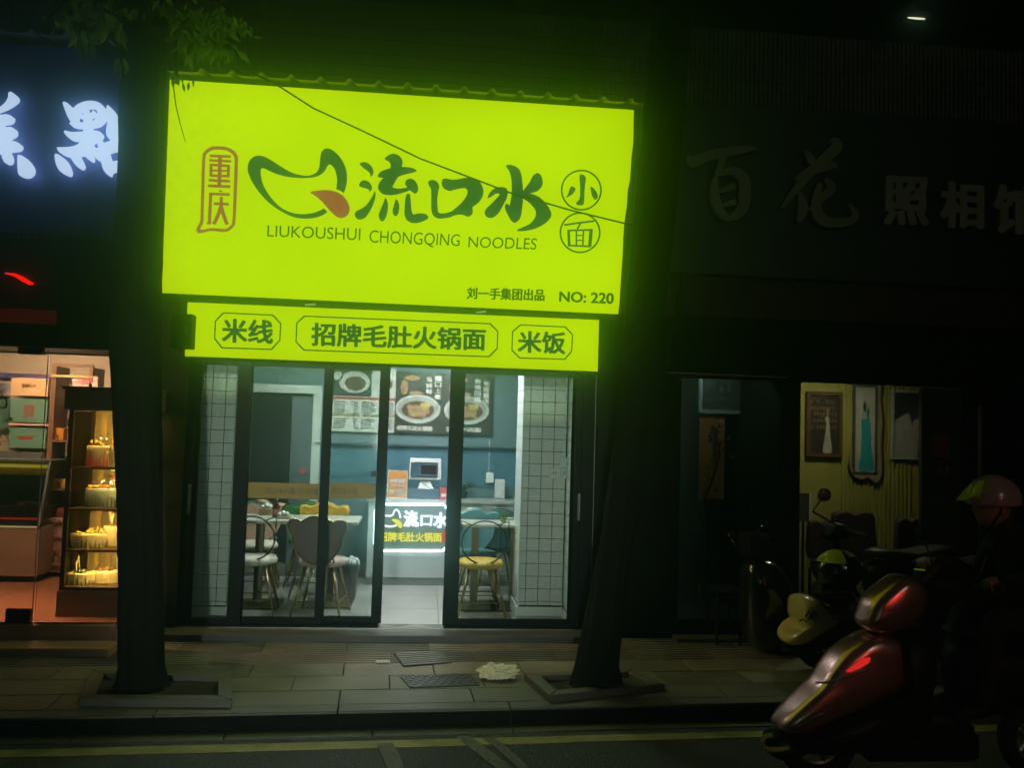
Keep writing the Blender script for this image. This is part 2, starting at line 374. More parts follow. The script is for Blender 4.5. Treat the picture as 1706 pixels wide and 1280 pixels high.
# manhole, perforated drain, litter
mh = [onZ(665, 1128), onZ(783, 1123), onZ(800, 1143), onZ(683, 1147)]
t = thing("manhole_cover", "dark chequered iron cover in the pavement below the white bag", "manhole cover", sum(mh, Vector())/4)
m = MB().prism([p+Vector((0, 0, -0.01)) for p in mh], (0, 0, 0.014)); obj("frame", m, mat("cast iron", (0.035, 0.036, 0.034), 0.5, 0.6, 0.3, 40), t)
f = bil(mh); m = MB()
for i in range(16):
    for j in range(6):
        if (i+j) % 2 == 0:
            m.prism([f((i+.2)/16, (j+.2)/6)+Vector((0, 0, .004)), f((i+.8)/16, (j+.2)/6)+Vector((0, 0, .004)), f((i+.8)/16, (j+.8)/6)+Vector((0, 0, .004)), f((i+.2)/16, (j+.8)/6)+Vector((0, 0, .004))], (0, 0, .004))
obj("chequer_stud", m, mat("worn iron studs", (0.2, 0.2, 0.18), 0.35, 0.7), t, kind="stuff")
dr = [onZ(655, 1090), onZ(740, 1086), onZ(752, 1106), onZ(672, 1112)]
t = thing("drain_grating", "slotted pale grating in the pavement before the open door", "grating", sum(dr, Vector())/4)
f = bil(dr)
m = MB().prism([p+Vector((0, 0, -0.006)) for p in dr], (0, 0, 0.010)); obj("frame", m, DARKM, t)
for j in range(7):
    q = [f(.02, (j+.2)/7), f(.98, (j+.2)/7), f(.98, (j+.8)/7), f(.02, (j+.8)/7)]
    obj("grating_bar", MB().prism([p+Vector((0, 0, .003)) for p in q], (0, 0, .006)), mat("dull galvanised bars", (0.16, 0.16, 0.14), 0.4, 0.3), t)
# crumpled bag
m = MB(); bc = onZ(820, 1132); n1, n2 = 56, 30
for i in range(n2+1):
    th = math.pi*i/n2
    for k in range(n1):
        a2 = 2*math.pi*k/n1; dv_ = Vector((math.sin(th)*math.cos(a2), math.sin(th)*math.sin(a2), math.cos(th))); rr = 1+.55*(abs(mnoise.noise(dv_*2.3+Vector((3, 1, 7))))-.2)-.5*abs(mnoise.noise(dv_*5.5))+.25*mnoise.noise(dv_*11)
        m.v.append(bc+Vector((0.13*rr*math.sin(th)*math.cos(a2)*(1+0.3*math.cos(a2)), 0.07*rr*math.sin(th)*math.sin(a2), max(-.045, 0.05*rr*math.cos(th))+0.046)))
m.f += [(i*n1+k, (i+1)*n1+k, (i+1)*n1+(k+1) % n1, i*n1+(k+1) % n1) for i in range(n2) for k in range(n1)]
obj("plastic_bag", m, mat("crumpled white plastic", (0.85, 0.80, 0.55), 0.3, 0, 0.25, 30, 0.4, 50), origin=bc, label="crumpled pale plastic bag lying on the pavement near the right trunk", cat="plastic bag")
p = onZ(638, 1106); m = MB()
for k in range(7): m.ball(p+Vector((-.04+.013*k, random.uniform(-.01, .01), .012)), (0.014, .012, random.uniform(.007, .012)), 6, 4)
obj("crumpled_tissue", m, WHITEP, origin=p, label="small white scrap of tissue on the pavement left of the grating", cat="litter")

# ================================================================ FACADE
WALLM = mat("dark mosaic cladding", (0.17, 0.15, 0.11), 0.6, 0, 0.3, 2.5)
fac = thing("apartment_building", "dark ribbed facade above the row of shop signs", "building", (0, 0.2, 2.2))
obj("wall", MB().box(-9, 12, 0.03, 0.3, 2.62, 5.1), WALLM, fac)
m = MB(); x = -3.6
while x < 6.2:
    m.box(x, x+0.024, 0.012, 0.031, 2.62, 5.10); x += 0.04
obj("cladding_rib", m, WALLM, fac, kind="stuff")
m = MB()
for z in (4.46, 4.56, 4.66, 4.78, 4.9): m.box(-3.6, 6.2, 0.006, 0.0105, z, z+0.006)
obj("joint_line", m, DARKM, fac, kind="stuff")
obj("balcony_slab", MB().box(-9, 12, -0.9, 0.3, 5.6, 5.75), STONED, fac)
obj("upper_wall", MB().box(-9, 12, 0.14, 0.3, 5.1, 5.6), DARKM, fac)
obj("upper_storey", MB().box(-9, 12, 0.0, 0.3, 5.75, 9), WALLM, fac)
obj("shop_beam", MB().box(-9, 12, 0.05, 0.28, 2.13, 2.62), DARKM, fac)
for (x0, x1) in ((-2.02, -1.60), (1.62, 2.27), (4.95, 6.0)):
    obj("pillar", MB().box(x0, x1, -0.06, 0.28, 0.0, 2.2), DARKM, fac)
lp = onY(1527, 30, -0.5); t = thing("soffit_lamp", "thin lit lamp under the balcony at top right", "lamp", (lp.x, -0.5, 5.6))
obj("housing", MB().lathe((lp.x, -0.5, lp.z), [(0.03, .42), (0.03, .05), (0.11, 0.012), (0.11, 0.006)], 16), DARKM, t)
obj("diffuser", MB().lathe((lp.x, -0.5, lp.z), [(0.075, .003), (0.075, -0.004), (0.05, -0.006)], 16, (1, .12)), emat("lamp glow", (1.0, 0.95, 0.6), 1.8), t)

# ---------------------------------------------------------------- main sign
def onSign(px, py):      # plane leaning forward: Y=-0.50 at z=2.53, Y=-0.70 at z=4.07
    k = -0.20/1.54; d = ray(px, py); y0 = -0.50-k*2.53
    tt = (y0 + k*CAM.z - CAM.y)/(d.y-k*d.z); return CAM+d*tt
NS = Vector((0, -1.54, -0.20)).normalized()      # outward normal
TL, TR, BR, BL = onSign(283, 132), onSign(1056, 183), onSign(1030, 523.5), onSign(269.5, 488)
sg = thing("shop_sign", "large glowing lime sign with dark green lettering above the noodle shop", "sign", (0, -0.5, 2.53))
# panel with the slightly ragged right-hand edge
edge = [TR, onSign(1055, 236), onSign(1052, 262), onSign(1049.5, 300), onSign(1046, 316), onSign(1044, 345), onSign(1040, 372), onSign(1038, 400), onSign(1037, 430), onSign(1034, 470), onSign(1032, 505), BR]
obj("panel", MB().prism([TL]+edge+[BL], NS*-0.05), SIGN, sg)
obj("frame", MB().prism([TL-NS*.052, TR-NS*.052, BR-NS*.052, BL-NS*.052], (0, 0.30, 0)), DARKM, sg)
L = MB()
def sfn(u, v): return onSign(u, v)
def sfill(loops, m, d1=0.004): vs, fs = fill(loops); raise_flat(m, vs, fs, sfn, NS, 0.0005, d1)
S = lambda pts, ox, oy, k: [((p[0]/k+ox, p[1]/k+oy) + tuple(p[2:])) for p in pts]
# smiling mouth emblem
k = 7.7545
outer = S([(100,290),(125,215),(175,165),(240,148),(320,165),(430,225),(560,310),(700,380),(850,408),(950,390),(1000,350),(1025,290),(1035,190),(1050,110),(1090,65),(1150,58),(1230,105),(1310,195),(1365,310),(1382,430),(1370,540),(1340,632,1),(1290,600),(1242,585,1),(1252,500),(1250,420),(1225,330),(1190,280),(1155,262),(1130,280),(1090,350),(1030,400),(960,425),(860,438),(760,438),(600,420),(450,378),(330,322),(290,310),(268,330),(268,390),(290,500),(350,620),(450,750),(560,840),(680,890),(800,905),(920,895),(1020,865),(1085,830,1),(1128,880,1),(1050,925),(950,955),(830,963),(700,945),(560,885),(400,780),(270,650),(170,510),(110,380)], 400, 240, k)
m = MB(); sfill([spline(outer, 4)], m); obj("mouth_emblem", m, SGREEN, sg)
m = MB(); sfill([spline(S([(908,622),(1000,600),(1110,593),(1220,610),(1320,660),(1390,745),(1415,830),(1400,900),(1350,945),(1290,955),(1230,925),(1150,850),(1060,745),(980,675)], 400, 240, k), 5)], m); obj("tongue_emblem", m, SRED, sg)
# liu
k = 9.847; a_ = lambda p: S(p, 590, 250, k)
m = MB()
sfill([spline(a_([(90,225),(150,198),(220,212),(290,270),(318,350),(300,410),(270,437,1),(262,390),(220,340),(150,290)]), 4)], m)
sfill([spline(a_([(82,570),(120,510),(180,495),(250,530),(292,600),(285,650),(255,687,1),(235,645),(170,620),(110,605)]), 4)], m)
sfill([spline(a_([(345,665,1),(350,760),(310,900),(240,1030),(180,1110),(100,1140),(40,1120),(10,1060),(40,1000),(120,960),(200,900),(280,790)]), 4)], m)
sfill([spline(a_([(500,145),(560,85),(640,60),(720,80),(780,140),(795,200),(780,275,1),(880,280),(970,300),(1028,338),(960,370),(830,400),(725,435,1),(670,520),(625,610,1),(700,630),(800,628),(875,612,1),(840,560),(850,500),(910,468),(980,490),(1035,560),(1050,640),(1030,695),(995,712),(960,690),(918,658,1),(830,690),(720,722),(610,740),(500,730),(430,690),(395,620),(410,540),(480,455,1),(420,450),(388,420),(430,360),(500,325),(590,300,1),(600,250),(575,190)]), 4)], m)
sfill([spline(a_([(513,775,1),(548,850),(555,950),(535,1060),(500,1140),(455,1168),(415,1130),(405,1060),(430,980),(470,890)]), 4)], m)
sfill([spline(a_([(683,800,1),(725,850),(740,930),(730,1020),(700,1075),(670,1080),(640,1050),(632,990),(655,900)]), 4)], m)
sfill([spline(a_([(848,760),(870,722),(900,718),(920,750),(930,860),(940,980),(965,1058,1),(1050,1040),(1140,1042),(1200,1070),(1218,1110),(1170,1150),(1080,1185),(1000,1200),(920,1185),(860,1140),(828,1060),(830,900)]), 4)], m)
obj("character", m, SGREEN, sg)
# kou
k2 = 9.141; b_ = lambda p: S(p, 750, 260, k2); m = MB()
A1 = a_([(1215,530),(1240,498),(1300,490),(1360,520),(1395,590),(1380,680),(1365,800),(1370,940),(1400,1035)])
B1 = b_([(0,850),(90,785),(180,700),(240,620),(265,550),(250,500),(200,488),(120,500),(0,530)])
C1 = a_([(1560,668),(1480,635),(1440,570),(1445,495),(1490,465),(1580,485)])
D1 = b_([(0,358),(100,355),(200,335),(300,328),(400,355),(470,420),(505,520),(490,620),(430,710),(345,775),(345,850),(320,900),(270,922),(220,905),(150,890),(60,905),(0,932)])
E1 = a_([(1500,1115),(1400,1125),(1330,1100),(1285,1050),(1265,950),(1265,800),(1262,640),(1230,590)])
sfill([spline(A1+B1+C1+D1+E1, 4)], m); obj("character", m, SGREEN, sg)
# shui
m = MB()
sfill([spline(b_([(570,630),(600,560),(680,490),(780,472),(850,490),(878,550),(860,640),(810,740),(750,850),(680,920),(600,942),(540,910),(525,850),(560,790),(640,710),(745,600),(740,570),(690,575),(620,620),(575,640)]), 4)], m)
sfill([spline(b_([(850,148),(900,132),(980,150),(1050,200),(1085,290),(1100,400),(1110,530,1),(1170,450),(1220,380),(1260,300),(1320,258),(1380,290),(1408,390),(1395,460),(1330,530),(1215,568,1),(1330,610),(1420,680),(1500,780),(1540,880),(1520,950),(1440,1030),(1330,1090),(1200,1130),(1060,1145),(1015,1130),(1100,1085),(1200,1040),(1270,970),(1305,890),(1290,810),(1210,715),(1110,645,1),(1100,750),(1080,900),(1040,980),(980,1015),(930,985),(880,900),(835,800),(840,735),(870,728),(905,755,1),(930,620),(938,480),(930,340),(900,230)]), 4)], m)
obj("character", m, SGREEN, sg)
# red speech-bubble stamp with the city name
k3 = 7.53; c_ = lambda p: S(p, 320, 230, k3)
m = MB(); oo = c_([(250,108),(350,105),(440,115),(520,155),(570,220),(575,300),(565,600),(545,1030),(520,1110),(460,1165),(380,1178),(240,1165),(130,1188),(75,1190),(55,1160),(75,1100),(105,1040),(110,900),(118,600),(130,250),(160,165)])
ii = c_([(270,148),(350,145),(430,155),(495,190),(530,240),(535,310),(525,620),(508,1030),(485,1095),(440,1132),(380,1140),(240,1130),(150,1148),(105,1145),(115,1110),(142,1040),(145,900),(155,600),(165,260),(195,185)])
sfill([spline(oo, 4), spline(ii, 4)], m); obj("stamp_outline", m, SRED, sg)
m = MB(); st = []
for p, q, wd in (((225,222),(485,232),32),((215,278),(490,292),28),((210,528),(475,542),32),((200,598),(480,610),34),((352,235),(342,600),44)): st.append((c_([p, q]), wd/k3))
for p, q, wd in (((235,335),(470,350),30),((230,405),(470,412),22),((228,470),(470,478),30),((240,325),(236,480),34),((458,335),(455,490),34)): st.append((c_([p, q]), wd/k3))
for p, q, wd in (((340,665),(375,668),20),((215,700),(472,708),32),((235,690),(218,1070),38),((185,1068),(240,1070),26),((275,822),(462,830),32),((368,738),(366,860),38)): st.append((c_([p, q]), wd/k3))
st.append((c_([(365,850),(330,960),(272,1080)]), 44/k3)); st.append((c_([(365,850),(395,960),(442,1085)]), 44/k3))
strokes(m, st, sfn, NS, 0.0005, 0.0035, 0.00012); obj("stamp_lettering", m, SRED, sg)
# circles with xiao and mian
k4 = 3.2814; d_ = lambda p: S(p, 660, 150, k4)
for cy_, cx_ in ((547, 1012), (780, 1005)):
    m = MB(); sfill([[d_([(cx_+112*math.cos(t*math.pi/24), cy_+112*math.sin(t*math.pi/24))])[0] for t in range(48)], [d_([(cx_+103*math.cos(t*math.pi/24), cy_+103*math.sin(t*math.pi/24))])[0] for t in range(48)]], m)
    obj("ring", m, SGREEN2, sg)
m = MB()
sfill([spline(d_([(1003,465),(1035,475),(1030,540),(1028,600),(1020,628),(990,628),(985,615),(1003,590),(1006,530)]), 4)], m)
sfill([spline(d_([(955,528),(980,540),(962,570),(928,588),(938,572)]), 4)], m)
sfill([spline(d_([(1063,528),(1090,550),(1102,580),(1090,600),(1072,580)]), 4)], m)
obj("character", m, SGREEN, sg)
m = MB(); st = [(d_([(918,738),(1000,726),(1082,716)]), 10/k4), (d_([(1008,728),(990,760)]), 9/k4), (d_([(942,765),(946,855)]), 14/k4), (d_([(942,768),(1072,764)]), 9/k4), (d_([(1066,762),(1058,858)]), 18/k4), (d_([(942,850),(1060,855)]), 9/k4), (d_([(985,768),(985,850)]), 8/k4), (d_([(1024,766),(1020,850)]), 8/k4), (d_([(986,795),(1022,795)]), 6/k4), (d_([(986,822),(1022,822)]), 6/k4)]
strokes(m, st, sfn, NS, 0.0005, 0.0035, 0.00012); obj("character", m, SGREEN, sg)
m = MB()
put_text(m, "LIUKOUSHUI", [onSign(446, 375), onSign(601, 380.5), onSign(600, 400.5), onSign(445, 394)], NS, 0.0, .0005, .003); obj("latin_lettering", m, SGREEN2, sg); m = MB()
put_text(m, "CHONGQING", [onSign(616, 383), onSign(767, 390.5), onSign(765, 414), onSign(615, 408)], NS, 0.0, .0005, .003); obj("latin_lettering", m, SGREEN2, sg); m = MB()
put_text(m, "NOODLES", [onSign(781, 394), onSign(895, 397), onSign(893, 416), onSign(780, 412)], NS, 0.0, .0005, .003); obj("latin_lettering", m, SGREEN2, sg); m = MB()
put_text(m, "NO: 220", [onSign(932, 485), onSign(1023, 488), onSign(1022, 507), onSign(931, 503)], NS, 0.045, .0005, .003)
obj("latin_lettering", m, SGREEN2, sg)
m = MB(); put_text(m, "刘一手集团出品", [onSign(778, 478), onSign(908, 481.5), onSign(907, 502), onSign(777, 498.5)], NS, 0.035, .0005, .003)
obj("small_lettering", m, SGREEN2, sg)
# brackets between sign and wall
for bx in (-1.4, -0.5, 0.5, 1.4):
    obj("bracket", MB().tube([(bx, -0.2, 2.75), (bx, 0.03, 2.75)], 0.02, 6), DARKM, sg); obj("bracket", MB().tube([(bx, -0.33, 3.85), (bx, 0.03, 4.3)], 0.02, 6), DARKM, sg)
# ribbed metal roof strip over the sign
def roof(x0, x1, zf, yf, yb, zb, first, pitch, mt, lab):
    t = thing("roof_sheet", lab, "roof", ((x0+x1)/2, yf, zf)); m = MB(); prof = []; x = x0; nx = first
    prof.append((x0, 0))
    while nx < x1-0.03:
        prof += [(nx-0.045, 0.004), (nx-0.026, 0.012), (nx-0.016, 0.034), (nx, 0.043), (nx+0.016, 0.034), (nx+0.026, 0.012), (nx+0.045, 0.004)]; nx += pitch
    prof.append((x1, 0)); n = len(prof)
    z_ = lambda X: zf(X) if callable(zf) else zf
    vs = [(p[0], yf, z_(p[0])+p[1]) for p in prof]+[(p[0], yb, z_(p[0])+p[1]+zb) for p in prof]
    vs += [(v[0], v[1], v[2]-0.004) for v in vs]
    fs = [(i, i+1, n+i+1, n+i) for i in range(n-1)]+[(2*n+i, 3*n+i, 3*n+i+1, 2*n+i+1) for i in range(n-1)]+[(i, 2*n+i, 2*n+i+1, i+1) for i in range(n-1)]
    m.add(vs, fs)
    return t, m
rz = lambda X: 4.075+0.0*X
RM = mat("painted metal sheet", (0.62, 0.68, 0.5), 0.4, 0.3, 0.3, 6)
t = thing("roof_sheet", "ribbed metal sheet edge along the top of the lime sign", "roof", (0, -0.72, 4.09)); WL[t.name] = Vector((0, -0.72, 4.09))
def ribs(x0, x1, z0, yf, yb, dz, first, pitch):
    prof = [(x0, 0)]; nx = first
    while nx < x1-0.04:
        prof += [(nx-0.045, 0.003), (nx-0.026, 0.010), (nx-0.015, 0.030), (nx, 0.038), (nx+0.015, 0.030), (nx+0.026, 0.010), (nx+0.045, 0.003)]; nx += pitch
    prof.append((x1, 0)); n = len(prof)
    vs = [(p[0], yf, z0+p[1]) for p in prof]+[(p[0], yb, z0+p[1]+dz) for p in prof]; vs += [(v[0], v[1], v[2]-0.005) for v in vs]
    return MB().add(vs, [(i, i+1, n+i+1, n+i) for i in range(n-1)]+[(2*n+i, 3*n+i, 3*n+i+1, 2*n+i+1) for i in range(n-1)]+[(i, 2*n+i, 2*n+i+1, i+1) for i in range(n-1)])
f0 = onY(337, 128, -0.76).x; f1 = onY(1005, 172, -0.76).x; PT = (f1-f0)/14
obj("sheet", ribs(TL.x+0.0, TR.x+0.12, 4.085, -0.78, 0.0, 0.22, f0, PT), RM, t)
0 and obj("drip_edge", MB().box(TL.x+0.02, TR.x+0.06, -0.765, -0.735, 4.05, 4.079), RM, t)
# rails in the gap under the sign
t = thing("sign_rail", "dark steel rail in the gap between the two lime signs", "rail", (0, -0.42, 2.53))
obj("rail", MB().box(-1.62, 1.50, -0.46, -0.42, 2.515, 2.528), DARKM, t); obj("rail", MB().box(-1.62, 1.50, -0.40, -0.10, 2.50, 2.52), DARKM, t)
for px, wpx in ((515, 14), (800, 16)):
    p = onY(px, 516, -0.47); obj("painted_glint", MB().tube([(p.x-0.03, -0.47, 2.512), (p.x+0.045, -0.475, 2.520)], 0.007, 6), mat("pale painted glint", (0.7, 0.75, 0.6), 0.3), t)  # pale colour stands for glints of light in the gap

# ---------------------------------------------------------------- light box
YB = -0.42
lb = thing("light_box", "narrow glowing lime light box with three framed dish names over the door", "light box", (0, YB, 2.12))
q = [onY(312, 503.5, YB), onY(998, 530.5, YB), onY(996, 615, YB), onY(308, 592, YB)]
q = [Vector((q[3].x, YB, q[0].z)), Vector((q[1].x, YB, q[0].z)), Vector((q[1].x, YB, q[3].z-0.005)), Vector((q[3].x, YB, q[3].z-0.005))]
obj("panel", MB().box(q[0].x, q[1].x, YB, YB+0.05, q[3].z, q[0].z), SIGN, lb)
obj("frame", MB().box(q[0].x+0.01, q[1].x-0.01, YB+0.051, YB+0.16, q[3].z+0.005, q[0].z-0.005), DARKM, lb)
obj("lower_edge", MB().box(q[0].x+0.03, q[1].x, YB-0.004, YB+0.05, q[3].z-0.022, q[3].z-0.002), DARKM, lb)
NB = Vector((0, -1, 0)); PY = lambda u, v: onY(u, v, YB)
def octa(pts, wpx, nm):
    P = [(PY(*p).x, PY(*p).z) for p in pts]; cx = sum(p[0] for p in P)/8; cz = sum(p[1] for p in P)/8; W = max(p[0] for p in P)-min(p[0] for p in P); H = max(p[1] for p in P)-min(p[1] for p in P)
    I = [(cx+(p[0]-cx)*(1-2*wpx/W), cz+(p[1]-cz)*(1-2*wpx/H)) for p in P]; vs, fs = fill([P, I]); m = MB()
    raise_flat(m, vs, fs, lambda u, v: Vector((u, YB, v)), NB, .0005, .003); obj(nm, m, SGREEN2, lb)
k5 = 3.658; e_ = lambda p: S(p, 300, 480, k5); k6 = 3.766; g_ = lambda p: S(p, 640, 510, k6)
octa(e_([(262,148),(568,162),(617,215),(612,320),(560,378),(252,368),(207,310),(212,200)]), 0.009, "octagon_outline")
octa(e_([(755,168)])+g_([(668,108),(717,158),(712,270),(660,322)])+e_([(752,382),(703,330),(708,212)]), 0.009, "octagon_outline")
octa(g_([(852,115),(1138,128),(1185,178),(1180,285),(1135,338),(848,330),(798,280),(802,160)]), 0.009, "octagon_outline")
for body, quad, n_ in (("米线", [(370, 530), (456, 533), (455, 574), (369, 571)], 2), ("招牌毛肚火锅面", [(519, 537), (810, 547), (809, 585), (518, 577)], 7), ("米饭", [(863, 551), (943, 553), (942, 591), (862, 588)], 2)):
    m = MB(); put_text(m, body, [PY(*p) for p in quad], NB, 0.034, .0005, .0032); obj("lettering", m, SGREEN, lb)
# box on the left end of the light box
p0 = onY(286, 522, YB-0.10); p1 = onY(318, 581, YB-0.10)
t = thing("junction_box", "dark box fixed over the left end of the light box", "box", (p0.x, YB-0.1, p1.z))
obj("casing", MB().box(p0.x, p1.x, YB-0.10, YB+0.1, p1.z, p0.z), DARKM, t, bevel=0.004)
obj("conduit", MB().tube([(p0.x+0.03, YB-0.02, p0.z), (p0.x+0.03, YB, 2.62), (p0.x+0.02, -0.05, 2.66)], 0.012, 6), DARKM, t)
obj("hasp", MB().box(p0.x+0.1, p0.x+0.115, YB-0.112, YB-0.101, p1.z+0.1, p1.z+0.16), GREYM, t)
# cable across the sign, twig handled with the tree
cab = [onY(300, 60, -1.15), onY(400, 112, -1.12), onY(455, 137, -1.1), onY(522, 180, -1.08), onY(600, 216, -1.06), onY(700, 264, -1.05), onY(850, 321, -1.04), onY(950, 350, -1.03), onY(1040, 372, -1.03), onY(1100, 384, -1.02)]
c3 = []
for i in range(len(cab)-1):
    for s_ in range(4): c3.append(cab[i].lerp(cab[i+1], s_/4))
obj("cable", MB().tube(c3+[cab[-1]], 0.006, 6), DARKM, origin=cab[0], label="thin dark cable sagging diagonally across the lime sign", cat="cable")

# ================================================================ NOODLE SHOP INTERIOR
FZ = 0.06
shop = thing("noodle_shop", "open fronted noodle shop room with teal walls and white tiled piers", "shop", (0, 0.1, 0.0))
X0, X1, YBK, CZ = -2.0, 1.75, 2.25, 2.62
obj("step", MB().box(-1.85, 1.62, -0.256, 0.0, 0.0, FZ-0.004), STONED, shop, bevel=0.004)
FLOORM = mat("pale floor tile", (0.42, 0.42, 0.39), 0.25, 0, 0.14, 5)
obj("floor_bed", MB().box(X0, X1, 0.0, YBK, -0.05, FZ-0.006), GROUT, shop)
for i in range(7):
    for j in range(4):
        obj("floor_tile", MB().box(X0+i*.6+.002, min(X1, X0+(i+1)*.6-.002), 0.11+j*.6, min(YBK, 0.11+(j+1)*.6-.004), FZ-.0055, FZ), FLOORM, shop)
# patterned threshold
obj("threshold", MB().box(XY(643, 0)-.02, XY(745, 0)+.02, 0.0, 0.105, FZ-0.0055, FZ-0.001), mat("dark threshold stone", (0.09, 0.09, 0.085), 0.3), shop)
xa, xb = XY(643, 0), XY(745, 0)
for i, (u0_, u1_) in enumerate(((0.28, 0.86), (-0.35, 0.22))):
    um = (u0_+u1_)/2; T = [(xa+(xb-xa)*max(0, u0_), .012, FZ-.0009), (xa+(xb-xa)*u1_, .012, FZ-.0009), (xa+(xb-xa)*max(0, um), .098, FZ-.0009)]
    obj("triangle_inlay", MB().prism(T, (0, 0, 0.0012)), mat("pale inlay stone", (0.3, 0.28, 0.27), 0.3), shop)
obj("back_wall", MB().box(X0, X1, YBK, YBK+.1, 0, CZ), TEAL, shop)
obj("side_wall", MB().box(X0-.1, X0, 0.05, YBK+.1, 0, CZ), TEAL, shop); obj("side_wall", MB().box(X1, X1+.1, 0.05, YBK+.1, 0, CZ), TEAL, shop)
obj("ceiling", MB().box(X0-.1, X1+.1, 0.05, YBK+.1, CZ, CZ+.05), WHITEP, shop)
SK = mat("beige skirting", (0.2, 0.19, 0.18), 0.4)
obj("skirting", MB().box(X0, 0, YBK-.02, YBK-.002, FZ, FZ+.14), SK, shop)
# wall bands (two tone paint + mural)
obj("wall_band", MB().box(-0.9, X1, YBK-.006, YBK-.001, 1.02, 1.44), mat("blue painted band", (0.06, 0.15, 0.2), 0.55, 0, 0.25, 3), shop)
obj("shelf_edge", MB().box(-0.9, X1, YBK-.05, YBK-.006, 1.44, 1.455), mat("slate ledge", (0.05, 0.08, 0.1), 0.5), shop)
m = MB(); random.seed(3)
for i in range(12):
    cx_, cz_ = random.uniform(-.62, -.3), random.uniform(.35, .95); vs, fs = fill([[(cx_+random.uniform(.03, .09)*math.cos(a3*.5), cz_+random.uniform(.015, .03)*math.sin(a3*.5)) for a3 in range(12)]])
    raise_flat(m, vs, fs, lambda u, v: Vector((u, YBK-.0005, v)), NB, 0, .002+i*.0004)
obj("cloud_mural", m, mat("pale mural paint", (0.14, 0.22, 0.27), 0.6, 0, 0.3, 20), shop)
# tiled piers ------------------------------------------------------------
def tiled(x0, x1, y, z0, z1, dx, dz, xoff=0.0, name="tile", side=None):
    """tiles on plane Y=y between x0..x1 (or on plane X=side between y ranges)"""
    base = []
    zz = z1
    while zz > z0+0.01:
        xx = x0-xoff
        while xx < x1-0.003:
            a_, b_2 = max(x0, xx)+.0024, min(x1, xx+dx)-.0024
            if b_2-a_ > 0.008: base.append((a_, b_2, max(z0, zz-dz)+.0024, zz-.0024))
            xx += dx
        zz -= dz
    return base
TD = 0.1035
cache = {}
def put_tile(a_, b_2, z0, z1, fn, par):
    key = (round(b_2-a_, 4), round(z1-z0, 4), fn.__name__)
    # each tile shares a mesh with the tiles of the same cut
    w_, h_ = b_2-a_, z1-z0
    if key not in cache:
        me = bpy.data.meshes.new("tile"); mbx = MB()
        if fn.__name__ == "front": mbx.box(0, w_, -.005, 0, 0, h_)
        else: mbx.box(-.005, 0, 0, w_, 0, h_)
        me.from_pydata([tuple(v) for v in mbx.v], [], mbx.f); me.update(); me.materials.append(TILE); cache[key] = me
    o = bpy.data.objects.new("tile", cache[key]); col.objects.link(o); o.parent = par; o.location = Vector(fn(a_, z0))-WL[par.name]; return o
# left pier
YP1 = 0.12
xL0, xL1 = -1.60, XY(384, YP1, 900); zt0 = 0.19
pl = thing("tiled_pier", "narrow white tiled pier behind the glass at the left of the shopfront", "pier", (xL0, YP1, FZ), "white tiled piers inside the shopfront")
obj("core", MB().box(xL0, xL1, YP1+.0055, YP1+.26, FZ, 2.5), GROUT, pl)
def front(a_, z): return (a_, YP1, z)
for tl in tiled(xL0, xL1-.008, YP1, zt0, 2.5, TD, TD, 0.06): put_tile(*tl, front, pl)
obj("skirting", MB().box(xL0, xL1+.004, YP1-.012, YP1+.0, FZ, zt0-.008), WHITEP, pl)
obj("corner_trim", MB().box(xL1-.006, xL1+.004, YP1-.006, YP1+.27, FZ+.1, 2.5), WHITEP, pl)
obj("trim_chip", MB().ball((xL1+.006, YP1-.004, 1.40), (.012, .008, .02), 6, 4), WHITEP, pl)
# right pier
YP2 = 0.25
xR0, xR1, xR2 = XY(866, YP2, 900), XY(941, YP2, 900), XY(947, 0.04, 900)
pr = thing("tiled_pier", "wide white tiled pier with sockets at the right of the shopfront", "pier", (xR0, YP2, FZ), "white tiled piers inside the shopfront")
obj("core", MB().box(xR0+.0055, xR1+.3, YP2+.0055, YP2+.5, FZ, 2.5), GROUT, pr)
def front(a_, z): return (a_, YP2, z)
for tl in tiled(xR0+.004, xR1, YP2, zt0, 2.5, TD, TD, 0.05): put_tile(*tl, front, pr)
def side(a_, z): return (xR0+.005, a_, z)
for tl in tiled(YP2+.0, YP2+.5, 0, zt0, 2.5, 0.24, TD): put_tile(*tl, side, pr)
obj("corner_trim", MB().box(xR0-.004, xR0+.006, YP2-.007, YP2+.003, FZ+.1, 2.5), WHITEP, pr)
def side(a_, z): return (xR1-.0005, a_, z)
obj("return_core", MB().box(xR1, xR1+.2, 0.05, YP2, FZ, 2.5), GROUT, pr)
for tl in tiled(0.05, YP2, 0, zt0, 2.5, TD, TD): put_tile(*tl, side, pr)
obj("skirting", MB().box(xR0-.012, xR1-.012, YP2-.014, YP2-.002, FZ, zt0-.01), WHITEP, pr); obj("skirting", MB().box(xR0-.014, xR0-.002, YP2-.0, YP2+.5, FZ, zt0-.01), WHITEP, pr)
obj("skirting", MB().box(xR1-.013, xR1-.001, 0.05, YP2-.015, FZ, zt0-.01), WHITEP, pr)
